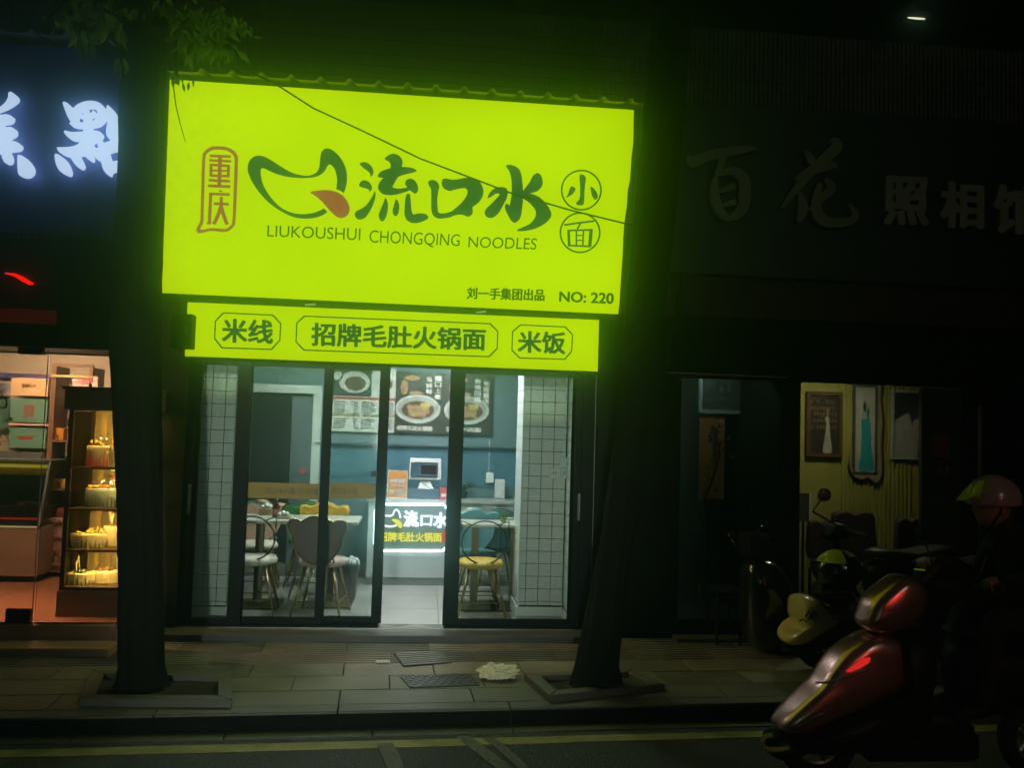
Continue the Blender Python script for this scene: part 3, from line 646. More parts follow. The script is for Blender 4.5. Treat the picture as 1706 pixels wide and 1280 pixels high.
for (xa_, ya_, xb_, yb_, sl) in ((915, 780, 933, 798, 2), (934, 780, 950, 798, 1), (932, 763, 950, 779, 0)):
    a1 = onY(xa_, ya_, YP2-.02); b1 = onY(xb_, yb_, YP2-.02); s_t = thing("wall_socket", ["blank white switch plate topmost of the three on the right pier", "white socket plate lower right of the three on the right pier", "white socket plate lower left of the three on the right pier"][sl], "socket", (a1.x, YP2, b1.z), "socket plates on the right pier")
    obj("plate", MB().box(a1.x, b1.x, YP2-.022, YP2-.0055, b1.z, a1.z), WHITEP, s_t, bevel=.003)
    if sl:
        for k_ in range(2): cxx = (a1.x+b1.x)/2; obj("slot", MB().box(cxx-.015+.02*k_, cxx-.008+.02*k_, YP2-.0235, YP2-.0221, (a1.z+b1.z)/2-.01, (a1.z+b1.z)/2+.012), DARKM, s_t)
cp = onY(952, 625, YP2-.02); cq = onY(946, 763, YP2-.02)
t = thing("conduit", "pair of thin white conduits running down the right pier", "conduit", (cq.x, YP2, cq.z)); 
for dx_ in (-.012, .012): obj("pipe", MB().tube([(cq.x+dx_-.01, YP2-.013, cq.z), (cq.x+dx_-.01, YP2-.013, 2.5)], .006, 6), WHITEP, t)

# doorway in the back wall
dx0, dx1, dzt = XY(392, YBK-.02, 700), XY(535, YBK-.02, 700), onY(470, 641, YBK-.02).z
t = thing("door_frame", "pale painted doorway with a dark room behind it", "doorway", (dx0, YBK, FZ))
fwid = XY(535, YBK)-XY(521, YBK)
FRM = mat("pale mint frame", (0.5, 0.56, 0.5), 0.4)
obj("jamb", MB().box(dx0, dx0+fwid, YBK-.035, YBK-.001, FZ, dzt-fwid), FRM, t); obj("jamb", MB().box(dx1-fwid, dx1, YBK-.035, YBK-.001, FZ, dzt-fwid), FRM, t)
obj("head", MB().box(dx0, dx1, YBK-.035, YBK-.001, dzt-fwid, dzt), FRM, t)
obj("dark_opening", MB().box(dx0+fwid, dx1-fwid, YBK-.012, YBK-.001, FZ, dzt-fwid), mat("unlit corridor", (0.015, 0.02, 0.015), 0.9), t)
xm0, xm1 = XY(486, YBK-.02, 700), XY(520, YBK-.02, 700)
obj("door_leaf", MB().box(xm0, dx1-fwid, YBK-.024, YBK-.0125, FZ, dzt-fwid-.03), mat("grey door leaf", (0.09, 0.12, 0.12), 0.5), t)
obj("red_notice", MB().box(XY(500, YBK, 785), XY(508, YBK, 785), YBK-.026, YBK-.0245, onY(505, 790, YBK).z, onY(505, 780, YBK).z), mat("red paper", (0.4, 0.05, 0.04), 0.6), t)

# menu board and posters
def pq(x0, y0, x1, y1, Y): a1 = onY(x0, y0, Y); b1 = onY(x1, y1, Y); return a1.x, b1.x, b1.z, a1.z
YM = YBK-.03
mx0, mx1, mz0, mz1 = pq(553, 611, 657, 722, YM)
mz0 = onY(600, 720, YM).z
t = thing("menu_board", "white menu board with a noodle photograph and small price columns", "menu board", (mx0, YM, mz0))
obj("board", MB().box(mx0, mx1, YM, YM+.02, mz0, mz1), mat("menu paper", (0.5, 0.52, 0.46), 0.5), t)
def U(u): return mx0+(mx1-mx0)*u
def V(v): return mz0+(mz1-mz0)*v
def disc(m, cx_, cz_, rx, rz_, Y, d, n=28, wob=0.0):
    lp = [(cx_+rx*math.cos(2*math.pi*i/n)*(1+random.uniform(-wob, wob)), cz_+rz_*math.sin(2*math.pi*i/n)*(1+random.uniform(-wob, wob))) for i in range(n)]
    vs, fs = fill([lp]); raise_flat(m, vs, fs, lambda u, v: Vector((u, Y, v)), NB, d, d+.0004)
DK = mat("dark print", (0.02, 0.03, 0.02), 0.5); BOWL = mat("printed bowl white", (0.42, 0.44, 0.38), 0.5); BROTH = mat("printed broth brown", (0.09, 0.045, 0.02), 0.5, 0, 0.6, 60); NOOD = mat("printed noodle", (0.32, 0.2, 0.09), 0.5, 0, 0.5, 90); REDP = mat("printed red", (0.3, 0.04, 0.02), 0.5); GRNP = mat("printed herbs", (0.1, 0.2, 0.04), 0.6)
obj("photo_print", MB().box(U(.03), U(.62), YM-.001, YM-.0001, V(.55), V(.96)), DK, t)
m = MB(); disc(m, U(.36), V(.77), (mx1-mx0)*.24, (mz1-mz0)*.17, YM, .0012); disc(m, U(.86), V(.75), (mx1-mx0)*.13, (mz1-mz0)*.10, YM, .0002); disc(m, U(.1), V(.86), (mx1-mx0)*.07, (mz1-mz0)*.07, YM, .0012); obj("bowl_print", m, BOWL, t)
m = MB(); disc(m, U(.37), V(.75), (mx1-mx0)*.16, (mz1-mz0)*.11, YM, .0018, wob=.06); disc(m, U(.87), V(.75), (mx1-mx0)*.08, (mz1-mz0)*.07, YM, .0008, wob=.06); obj("food_print", m, BROTH, t)
m = MB(); m.box(U(.03), U(.99), YM-.001, YM-.0001, V(.50), V(.54)); obj("header_bar", m, REDP, t)
m = MB(); m.box(U(.03), U(.45), YM-.001, YM-.0001, V(.24), V(.275)); m.box(U(.5), U(.99), YM-.001, YM-.0001, V(.24), V(.275)); obj("header_bar", m, mat("olive bar", (0.2, 0.18, 0.05), .5), t)
m = MB(); random.seed(5)
for c_i, (ua, ub) in enumerate(((.06, .28), (.36, .43), (.48, .70), (.78, .84), (.88, .97))):
    for r in range(13):
        v0 = .46-r*.033
        if .225 < v0 < .29: continue
        m.box(U(ua), U(ub-random.uniform(0, .3)*(ub-ua)), YM-.001, YM-.0001, V(v0-.010), V(v0+.006))
obj("menu_text", m, DK, t, kind="stuff")
def poster(xx0, yy0, xx1, yy1, lab, cap, seed, side_txt):
    random.seed(seed); a0, a1, z0, z1 = pq(xx0, yy0, xx1, yy1, YM); u = lambda s: a0+(a1-a0)*s; v = lambda s: z0+(z1-z0)*s; W, H = a1-a0, z1-z0
    t = thing("food_poster", lab, "poster", (a0, YM, z0), "dark noodle posters behind the counter")
    obj("sheet", MB().box(a0, a1, YM, YM+.012, z0, z1), mat("dark poster print", (0.03, 0.035, 0.022), 0.45, 0, 0.5, 14), t)
    m = MB(); disc(m, u(.47), v(.40), W*.46, H*.235, YM, .0002); obj("bowl_print", m, BOWL, t)
    m = MB(); disc(m, u(.47), v(.41), W*.41, H*.19, YM, .0008); obj("bowl_inner_print", m, mat("printed bowl shade", (0.26, 0.28, 0.24), .5), t)
    m = MB(); disc(m, u(.47), v(.385), W*.33, H*.145, YM, .0014, wob=.03); obj("broth_print", m, BROTH, t)
    m = MB(); 
    for i in range(46):
        cx_, cz_ = u(.45+random.uniform(-.2, .2)), v(.37+random.uniform(-.10, .05)); an = random.uniform(.8, 2.3); pts = [(cx_, cz_), (cx_+.02*math.cos(an), cz_+.02*math.sin(an)), (cx_+.035*math.cos(an+.5), cz_+.035*math.sin(an+.5))]
        vs, fs = fill([ribbon(pts, .0055, 3)]); raise_flat(m, vs, fs, lambda p, q: Vector((p, YM, q)), NB, .002+i*.00008, .0021+i*.00008)
    obj("noodle_print", m, NOOD, t, kind="stuff")
    m = MB(); disc(m, u(.62), v(.46), W*.11, H*.05, YM, .0062, wob=.15); obj("egg_print", m, mat("printed egg", (0.4, 0.3, 0.08), .5), t)
    m = MB(); disc(m, u(.18), v(.75), W*.08, H*.12, YM, .0006, wob=.1); disc(m, u(.33), v(.90), W*.16, H*.04, YM, .0006, wob=.2); disc(m, u(.42), v(.66), W*.14, H*.03, YM, .0016, wob=.15); obj("topping_print", m, NOOD, t)
    m = MB(); 
    for i, (ch_, uu, vv) in enumerate(side_txt):
        put_text(m, ch_, rectq(u(uu), u(uu+.13), YM, v(vv-.085), v(vv)), NB, .03, .001, .0014)
    put_text(m, cap, rectq(u(.06), u(.78), YM, v(.045), v(.125)), NB, .03, .001, .0014)
    obj("poster_lettering", m, mat("printed white", (0.6, 0.6, 0.52), .5), t)
poster(660, 619, 738, 724, "dark poster of a noodle bowl seen through the open door", "招牌毛肚火锅面", 11, [("一", .80, .95), ("口", .80, .85), ("上", .80, .75), ("瘾", .80, .65), ("香", .62, .93), ("辣", .62, .83), ("鲜", .62, .73)])
poster(741, 622, 819, 726, "dark poster of a noodle bowl half hidden behind the door stile", "香辣牛肉面", 12, [("麻", .62, .93), ("辣", .62, .83), ("回", .62, .73), ("甜", .62, .63), ("地", .80, .90), ("道", .80, .80), ("重", .80, .70), ("庆", .80, .60)])

# counter ---------------------------------------------------------------
YC = 1.80
cx0, cx1, czt = XY(612, YC, 900), X1, onY(700, 833, YC).z
t = thing("service_counter", "pale service counter carrying the till and a neon sign", "counter", (cx0, YC, FZ))
CM = mat("pale counter panel", (0.45, 0.49, 0.48), 0.35, 0, 0.06)
obj("front_panel", MB().box(cx0, cx1, YC, YC+.02, FZ+.08, czt-.03), CM, t); obj("side_panel", MB().box(cx0, cx0+.02, YC+.021, YBK-.03, FZ+.08, czt-.03), CM, t)
obj("plinth", MB().box(cx0+.01, cx1, YC+.015, YC+.03, FZ, FZ+.079), mat("grey plinth", (0.2, 0.22, 0.22), 0.5), t)
obj("worktop", MB().box(cx0-.02, cx1, YC-.02, YBK-.03, czt-.029, czt), mat("counter top", (0.36, 0.36, 0.34), 0.3), t, bevel=.003)
# neon sign on the counter
YN = YC-.045
nn = thing("neon_sign", "white tube neon sign with yellow and white characters on the counter front", "neon sign", (0.15, YN, 0.46))
NW = emat("white neon", (0.85, 0.93, 1.0), 6.5); NY = emat("yellow neon", (0.95, 0.85, 0.01), 1.7); NR = emat("red neon", (1.0, 0.015, 0.03), 1.0); NWD = emat("white neon letters", (0.85, 0.9, 1.0), 2.6)
BKP = mat("clear acrylic backing", (0.12, 0.14, 0.14), 0.25)
N = lambda x, y: onY(600+x/10.035, 820+y/10.035, YN)
pts = [N(250, 320), N(330, 205), N(1400, 212), N(1500, 335), N(1490, 870), N(1380, 985), N(330, 982), N(235, 860)]
pts = [Vector((p.x, YN, p.z)) for p in pts]
bk = [Vector((p.x, YN+.02, p.z)) for p in pts]; obj("backing", MB().prism(bk, (0, .006, 0)), BKP, nn)
obj("border_tube", MB().loop([pts[i].lerp(pts[(i+1) % 8], j/2) for i in range(8) for j in range(2)], .0125, 8), NW, nn)
for i_ in (0, 3, 5): obj("spacer", MB().tube([pts[i_]+Vector((0, .008, 0)), pts[i_]+Vector((0, .045, 0))], .005, 6), GREYM, nn)
ns = MB()
for st_, wd in ((([(300, 330), (360, 380), (450, 400), (540, 390), (570, 320), (610, 300), (650, 340), (675, 440)]), 34), (([(290, 340), (300, 440), (350, 530), (430, 570), (520, 580), (610, 560)]), 34)):
    ns.tube([N(*p) for p in spline(st_, 5, closed=False)], .010, 6)
obj("mouth_tube", ns, NWD, nn)
ns = MB(); vs, fs = fill([spline([(525, 465), (600, 455), (670, 490), (705, 560), (690, 600), (650, 595), (610, 540)], 5)]); raise_flat(ns, vs, fs, lambda u, v: N(u, v), NB, .002, .012); obj("tongue_tube", ns, NY, nn)
ns = MB()
put_text(ns, "流", [N(730, 300), N(960, 300), N(990, 590), N(715, 590)], NB, .05, .0, .012); put_text(ns, "口", [N(1010, 385), N(1215, 385), N(1195, 575), N(1005, 575)], NB, .05, .0, .012); put_text(ns, "水", [N(1225, 325), N(1475, 350), N(1470, 620), N(1215, 600)], NB, .05, .0, .012)
obj("character_tube", ns, NWD, nn)
ns = MB(); put_text(ns, "招牌毛肚火锅面", [N(310, 670), N(1365, 680), N(1365, 838), N(310, 830)], NB, .03, .0, .012); obj("character_tube", ns, NY, nn)
ns = MB(); a1, b1 = N(1378, 655), N(1482, 838); ns.box(a1.x, b1.x, YN-.01, YN+.005, b1.z, a1.z); obj("red_stamp", ns, NR, nn)
# things on the counter
CT = czt; YT = YC+.12
def bx(x0, x1, Y): return XY(x0, Y, 800), XY(x1, Y, 800)
x0, x1 = bx(681, 735, YT+.05); zt = onY(708, 764, YT+.05).z; zb = onY(708, 800, YT+.05).z
t = thing("till_monitor", "white till with a small lit screen standing on the counter", "till", ((x0+x1)/2, YT+.1, CT))
obj("casing", MB().prism([(x0, YT+.03, zb), (x1, YT+.03, zb), (x1-.005, YT+.06, zt), (x0+.005, YT+.06, zt)], (0, .04, 0)), mat("till plastic", (0.6, 0.62, 0.6), .4), t, bevel=.008)
sa, sb = onY(685, 770, YT+.02), onY(729, 796, YT+.02)
obj("bezel", MB().box(sa.x, sb.x, YT+.022, YT+.029, sb.z, sa.z), DK, t)
obj("screen", MB().box(sa.x+.012, sb.x-.012, YT+.0195, YT+.0215, sb.z+.012, sa.z-.012), emat("till screen", srgb(120, 150, 175), .9), t)
obj("screen_photo", MB().box(sa.x+.10, sb.x-.016, YT+.0175, YT+.0193, sb.z+.03, sa.z-.03), emat("till picture", srgb(70, 50, 55), 1), t)
m = MB(); 
for i in range(5): m.box(sa.x+.02, sa.x+.07+.01*(i % 2), YT+.0175, YT+.0193, sa.z-.03-.018*i, sa.z-.025-.018*i)
obj("screen_text", m, emat("till text", srgb(60, 80, 100), 1), t)
xm = (x0+x1)/2; obj("stand", MB().prism([(xm-.03, YT+.09, zb+.03), (xm+.03, YT+.09, zb+.03), (xm+.09, YT+.02, CT+.10), (xm-.07, YT+.02, CT+.10)], (0, .05, 0)), mat("till plastic", (0.6, 0.62, 0.6), .4), t)
obj("cash_drawer", MB().box(xm-.19, xm+.14, YT+.0, YT+.25, CT, CT+.095), mat("blue grey drawer", (0.05, 0.09, 0.15), .4), t, bevel=.004)
obj("wire", MB().tube([(xm+.0, YT+.015, zb), (xm-.04, YT, CT+.17), (xm+.03, YT+.0, CT+.12), (xm+.08, YT+.01, CT+.10)], .004, 5), DK, t)
x0, x1 = bx(646, 679, YT-.04); zt = onY(660, 784, YT-.04).z
t = thing("promotion_card", "orange and white promotion card standing on the counter", "card", (x0, YT-.04, CT))
Yq = YT-.04; obj("card", MB().box(x0, x1, Yq, Yq+.004, CT, zt), WHITEP, t); obj("orange_print", MB().box(x0+.006, x1-.006, Yq-.001, Yq-.0001, CT+.01, zt-.006), mat("orange print", (0.65, 0.27, 0.07), .5, 0, .2, 10), t)
m = MB(); h = zt-CT; put_text(m, "免费抽奖", rectq(x0+.02, x1-.02, Yq, CT+h*.55, CT+h*.72), NB, .03, .0012, .002); put_text(m, "扫码关注", rectq(x0+.03, x1-.03, Yq, CT+h*.44, CT+h*.52), NB, .02, .0012, .002); obj("card_lettering", m, WHITEP, t)
m = MB(); disc(m, x0+(x1-x0)*.65, CT+h*.25, .045, .035, Yq, .0014); disc(m, x0+(x1-x0)*.25, CT+h*.25, .025, .025, Yq, .0014, wob=.2); obj("bowl_print", m, BOWL, t)
obj("card_base", MB().box(x0-.005, x1+.005, Yq-.02, Yq+.03, CT+.0005, CT+.006), WHITEP, t)
a1, b1 = onY(733, 812, YT-.08), onY(746, 832, YT-.08)
t = thing("payment_plate", "small red plate with a white square on the counter edge", "plate", (a1.x, YT-.08, CT)); obj("plate", MB().box(a1.x, b1.x, YT-.08, YT-.07, CT, a1.z), mat("red acrylic", (0.5, 0.03, 0.05), .3), t)
obj("emblem", MB().box(a1.x+.018, b1.x-.018, YT-.0815, YT-.0801, CT+.03, CT+.065), WHITEP, t); obj("base", MB().box(a1.x, b1.x, YT-.078, YT-.04, CT+.0002, CT+.005), WHITEP, t)
a1, b1 = onY(825, 799, YBK-.15), onY(841, 832, YBK-.15)
obj("paper_holder", MB().box(a1.x, b1.x, YBK-.17, YBK-.08, CT, a1.z), mat("white plastic", (0.55, 0.56, 0.55), .4), origin=(a1.x, YBK-.15, CT), bevel=.01, label="tall white plastic box at the right end of the counter", cat="box")
a1, b1 = onY(810, 778+2, YBK-.01), onY(822, 805, YBK-.01); 
t = thing("wall_adapter", "white power adapter plugged in above the counter with hanging cord", "adapter", (a1.x, YBK, b1.z)); obj("body", MB().box(a1.x, b1.x, YBK-.04, YBK-.007, b1.z, a1.z-.05), WHITEP, t, bevel=.004); obj("cord", MB().tube([(a1.x+.03, YBK-.01, a1.z-.05), (a1.x+.028, YBK-.008, a1.z+.1), (a1.x+.03, YBK-.008, 1.75)], .003, 5), WHITEP, t)
p = onY(775, 812, YBK-.15); t = thing("potted_plant", "dark spiky plant in a pot on the counter behind the door stile", "plant", (p.x-.02, YBK-.15, CT))
obj("pot", MB().lathe((p.x-.02, YBK-.15, CT), [(.035, 0), (.05, .07), (.045, .07)], 12), DK, t)
PLM = mat("dark plant leaf", (0.02, 0.05, 0.03), .5)
for i in range(14):
    a2 = i*2.4; L_ = random.uniform(.12, .2); b_0 = Vector((p.x-.02, YBK-.15, CT+.07)); dd = Vector((math.cos(a2), math.sin(a2)*.5, .9)).normalized()
    e1 = b_0+dd*L_*.6; e2 = e1+Vector((dd.x, dd.y, -.1))*L_*.6; obj("leaf", MB().tube([b_0, e1, e2], [.005, .009, .001], 4), PLM, t)
# round things above the counter on the left (water dispenser by the pier)
p = onY(381, 850, 1.2); t = thing("water_dispenser", "grey dispenser with a black top beside the left pier", "dispenser", (p.x, 1.2, FZ))
zt_ = onY(381, 786, 1.2).z; zb_ = onY(381, 850, 1.2).z
obj("body", MB().lathe((p.x, 1.2, 0), [(.07, FZ), (.07, zb_), (.065, zt_-.09)], 16), mat("grey plastic", (0.3, 0.33, 0.34), .4), t); obj("lid", MB().lathe((p.x, 1.2, 0), [(.05, zt_-.089), (.05, zt_-.02), (.02, zt_)], 16), DK, t)
obj("hose", MB().tube([(p.x+.04, 1.16, zt_-.05), (p.x+.09, 1.14, zt_-.12), (p.x+.08, 1.14, zb_)], .006, 6), DK, t)

# ---------------------------------------------------------------- sliding doors
GZ0, GZ1 = 0.128, 2.13
t = thing("shopfront_frame", "black aluminium frame and track of the sliding shop doors", "door frame", (0, 0, FZ))
obj("jamb", MB().box(-1.60, -1.53, -.05, .105, FZ, 2.2), BLACKAL, t); obj("jamb", MB().box(1.50, 1.62, -.05, .105, FZ, 2.2), BLACKAL, t)
obj("head", MB().box(-1.53, 1.50, -.05, .105, 2.135, 2.3), BLACKAL, t)
obj("track", MB().box(-1.53, xa-.02, -.05, .105, FZ-.003, FZ+.018), BLACKAL, t); obj("track", MB().box(xb+.01, 1.50, -.05, .105, FZ-.003, FZ+.018), BLACKAL, t)
obj("sill", MB().box(xa-.02, xb+.01, -.05, -.002, FZ-.003, FZ+.004), GREYM, t)
obj("sill_edge", MB().box(-1.62, 1.62, -.056, -.051, FZ-.003, FZ+.004), mat("bright sill edge", (0.5, 0.5, 0.5), .25, .8, .3, 4), t)
obj("jamb_line", MB().box(1.60, 1.604, -.056, -.0505, FZ+.02, 2.2), GREYM, t)
HND = mat("door handle steel", (0.2, 0.21, 0.2), .3, .8)
def door(x0, x1, wl, wr, Y, lab, hx=None):
    d = thing("sliding_door", lab, "door", (x0, Y, FZ), "black framed sliding glass doors"); z0, z1 = FZ+.018, 2.134
    obj("stile", MB().box(x0, x0+wl, Y-.018, Y+.018, z0, z1), BLACKAL, d, bevel=.002); obj("stile", MB().box(x1-wr, x1, Y-.018, Y+.018, z0, z1), BLACKAL, d, bevel=.002)
    obj("rail", MB().box(x0+wl+.0005, x1-wr-.0005, Y-.017, Y+.017, z0, GZ0), BLACKAL, d, bevel=.002); obj("rail", MB().box(x0+wl+.0005, x1-wr-.0005, Y-.017, Y+.017, 2.08, z1), BLACKAL, d)
    obj("pane", MB().box(x0+wl, x1-wr, Y-.003, Y+.003, GZ0, 2.08), GLASS, d)
    if hx is not None:
        obj("handle", MB().box(hx-.012, hx+.012, Y-.034, Y-.0185, FZ+.86, FZ+1.08), HND, d, bevel=.004)
    return d
X = lambda px: XY(px, 0, 800)
door(X(304), X(412.5), X(331)-X(304), X(412.5)-X(390), -.025, "leftmost sliding glass door, narrow, in front of the left tiled pier", X(320))
d2 = door(X(396), X(548), X(413)-X(396), X(548)-X(533), .02, "sliding glass door left of the dark doorway, crossed by the yellow band", X(405))
d3 = door(X(536), X(643), .012, X(643)-X(626), .065, "sliding glass door just left of the opening, showing the menu board")
door(X(745), X(972), X(770)-X(745), X(972)-X(957), .02, "wide sliding glass door right of the opening, in front of the right pier", X(965))
# yellow band on the glass
def band(x0, x1, Y, par, txt):
    z1 = onY((x0+x1)/2, 805, Y).z; z0 = onY((x0+x1)/2, 831, Y).z; a1, b1 = XY(x0, Y, 815), XY(x1, Y, 815)
    obj("yellow_band", MB().box(a1, b1, Y-.0045, Y-.0035, z0, z1), BANDM, par)
    m = MB()
    for tx0, tx1 in txt: put_text(m, "流口水小面", rectq(XY(tx0, Y, 818), XY(tx1, Y, 818), Y, z0+.035, z1-.035), NB, .0, .005, .0055)
    obj("band_lettering", m, DK, par)
BANDM = mat("yellow window film", (0.3, 0.2, 0.03), .5, 0, .1)
band(414, 532, .02, d2, ((442, 492), (497, 530))); band(549, 625, .065, d3, ((552, 596),))
obj("lock", MB().box(X(617), X(628), .03, .045, onY(622, 795, 0).z, onY(622, 786, 0).z), DK, d3)

# ---------------------------------------------------------------- furniture
def padcol(n, c): return mat(n, c, .55, 0, .08, 6)
EARS = [(-.20, .50), (-.16, .60), (-.22, .72), (-.235, .83), (-.205, .90), (-.155, .905), (-.105, .875), (-.05, .905), (0, .915), (.05, .905), (.105, .875), (.155, .905), (.205, .90), (.235, .83), (.22, .72), (.19, .60), (.13, .52), (.06, .47), (0, .46), (-.06, .47), (-.13, .52)]
BEAR = [(-.06, .44), (-.13, .49), (-.19, .58), (-.205, .67), (-.235, .715), (-.240, .765), (-.215, .80), (-.17, .805), (-.125, .79), (-.06, .825), (0, .835), (.06, .825), (.125, .79), (.17, .805), (.215, .80), (.240, .765), (.235, .715), (.205, .67), (.19, .58), (.13, .49), (.06, .44)]
RINGM = mat("dark bronze wire", (.05, .045, .03), .4, .4)
def chair(lab, wire, seatm, backm, frm=GOLD):
    t = thing("dining_chair", lab, "chair", (0, 0, 0), "animal eared dining chairs in the noodle shop")
    obj("seat", MB().lathe((0, 0, 0), [(.17, .405), (.195, .415), (.20, .44), (.185, .465), (.12, .472)], 20), seatm, t, smooth=True)
    for sx in (-1, 1):
        for sy in (-1, 1):
            obj("leg", MB().tube([(sx*.11, sy*.11, .405), (sx*.205, sy*.19, .0)], [.014, .009], 7), frm, t, smooth=True)
            if sy < 0: pass
    k_ = .72; q_ = [(-.205*k_-.0, -.19*k_+.0), (.205*k_, -.19*k_), (.205*k_, .19*k_), (-.205*k_, .19*k_)]
    f_ = lambda z: [Vector((sx*(.11+.095*(1-z/.405)), sy*(.11+.08*(1-z/.405)), z)) for sx, sy in ((-1, -1), (1, -1), (1, 1), (-1, 1))]
    c1 = f_(.13)
    for i in range(4): obj("stretcher", MB().tube([c1[i], c1[(i+1) % 4]], .006, 6), frm, t)
    if wire:
        R = [(.19*math.sin(a*math.pi/16), .635+.18*math.cos(a*math.pi/16)) for a in range(32)]
        Y_ = lambda z: -.17-.05*(z-.46)/.4
        obj("back_ring", MB().loop([(x, Y_(z), z) for x, z in R], .0075, 6), RINGM, t, smooth=True)
        for s_ in (-1, 1):
            obj("ear", MB().tube([(s_*.115, Y_(.78), .783), (s_*.20, Y_(.81), .815), (s_*.195, Y_(.72), .72)], .0065, 6), RINGM, t)
            obj("back_strut", MB().tube([(s_*.09, Y_(.48), .48), (s_*.06, -.16, .455)], .007, 6), RINGM, t)
    else:
        P = spline(BEAR, 3); Y_ = -.18
        m = MB(); n = len(P); vs = []
        for (k2_, yy) in ((.93, -.035), (1, -.02), (1, .02), (.93, .035)): vs += [(p[0]*k2_, Y_+yy-(p[1]-.46)*.12, .64+(p[1]-.64)*k2_) for p in P]
        fs = [(i*n+j, i*n+(j+1) % n, (i+1)*n+(j+1) % n, (i+1)*n+j) for i in range(3) for j in range(n)]+[tuple(range(n))[::-1], tuple(range(3*n, 4*n))]
        m.add(vs, fs); b = obj("backrest", m, backm, t)
        obj("piping", MB().loop([(p[0]*1.0, Y_-.028-(p[1]-.46)*.12, p[1]) for p in P], .0055, 5), frm, t)
        for s_ in (-1, 1): obj("back_strut", MB().tube([(s_*.12, Y_, .52), (s_*.13, -.13, .43)], .008, 6), frm, t)
    return t
def place(t, px, Y, rotz=0.0, base=None):
    t.location = (XY(px, Y, 950), Y, FZ); t.rotation_euler = (0, 0, rotz); return t
CREAM = padcol("cream vinyl", (.62, .58, .48)); YELV = padcol("mustard vinyl", (.55, .36, .06)); MAUVE = padcol("mauve velvet", (.22, .15, .15)); PINK = padcol("pale pink vinyl", (.5, .36, .3)); TEALV = padcol("teal vinyl", (.10, .24, .26)); GRNV = padcol("green vinyl", (.07, .28, .08)); PEACH = padcol("peach velvet", (.40, .25, .16)); YEL2 = padcol("yellow velvet", (.55, .33, .02))
place(chair("white seated wire chair with ear loops, nearest the left pier", True, CREAM, None), 421, .50, .05)
place(chair("mauve bear backed chair left of the grey bin", False, PINK, MAUVE), 537, .46, -.12)
place(chair("mustard seated wire chair with ear loops, right of the opening", True, YELV, None), 800, .48, .08)
place(chair("peach chair facing out from the far side of the left table", False, CREAM, PEACH), 425, 1.36, math.pi+.1)
place(chair("yellow chair facing out from the far side of the left table", False, YELV, YEL2), 528, 1.32, math.pi-.1)
place(chair("teal chair at the back table in the left corner", False, TEALV, TEALV), 425, 1.80, .0)
place(chair("green chair at the back table beside the doorway", False, GRNV, GRNV), 512, 1.80, .05)
place(chair("teal chair behind the near right table", False, TEALV, TEALV), 790, 1.00, math.pi)
place(chair("teal chair furthest back on the right", False, TEALV, TEALV), 823, 1.50, .1)
def table(x0, x1, y0, y1, peds, lab, h=.75):
    t = thing("dining_table", lab, "table", ((x0+x1)/2, (y0+y1)/2, FZ), "pale topped pedestal tables")
    obj("tabletop", MB().box(x0, x1, y0, y1, FZ+h-.028, FZ+h), mat("pale laminate", (.5, .49, .42), .3, 0, .1, 4), t, bevel=.004)
    for px_, py_ in peds:
        obj("pedestal", MB().box(px_-.032, px_+.032, py_-.032, py_+.032, FZ+.02, FZ+h-.029), mat("olive steel post", (.12, .10, .05), .4, .5), t)
        obj("foot_plate", MB().box(px_-.2, px_+.2, py_-.2, py_+.2, FZ, FZ+.018), mat("olive steel post", (.12, .10, .05), .4, .5), t)
    return t
table(XY(352, .6, 874), XY(596, .62, 885), .58, 1.12, [(-1.16, .80), (-.55, .85)], "long pale table behind the two near left chairs")
table(XY(745, .6, 884), XY(858, .9, 884), .62, 1.0, [(XY(790, .8, 950), .8), (1.06, .8)], "pale table behind the mustard seated chair")
table(XY(800, 1.3, 870), 1.7, 1.2, 1.6, [(1.3, 1.4)], "pale table at the back right beside the pier")
TBX = mat("kraft box", (.28, .2, .09), .6)
def tissue(px, py0, pw, ph, Y, lab):
    a1 = onY(px-pw/2, py0, Y); b1 = onY(px+pw/2, py0+ph, Y); zb_ = FZ+.7502
    t = thing("tissue_box", lab, "tissue box", (a1.x, Y, zb_), "brown tissue boxes"); H_ = a1.z-zb_
    obj("box", MB().box(a1.x, b1.x, Y, Y+.11, zb_, a1.z), TBX, t, bevel=.002); cx_ = (a1.x+b1.x)/2; m = MB()
    for i in range(5): m.ball((cx_-.03+.015*i, Y+.05+.01*(i % 2), a1.z+.012+.008*(i % 3)), (.022, .02, .02), 7, 5)
    obj("tissue", m, WHITEP, t, smooth=True)
tissue(470, 861, 22, 15, .72, "brown tissue box on the left table, nearest, right of the sauce bottle"); tissue(442, 848, 20, 14, 1.0, "brown tissue box on the left table, further back, left of the sauce bottle")
p = onY(459, 870, .85); zb_ = FZ+.7502; t = thing("sauce_bottle", "dark red sauce bottle between the two tissue boxes", "bottle", (p.x, .85, zb_))
obj("body", MB().lathe((p.x, .85, zb_), [(.03, 0), (.034, .02), (.034, .09), (.015, .13), (.012, .17)], 14), mat("dark red glass", (.07, .01, .015), .15), t, smooth=True); obj("cap", MB().lathe((p.x, .85, zb_), [(.014, .171), (.014, .19), (.004, .2)], 10), mat("red cap", (.3, .02, .02), .4), t); obj("label_band", MB().lathe((p.x, .85, zb_), [(.0345, .03), (.0345, .075)], 14), mat("bottle label", (.35, .12, .08), .6), t)
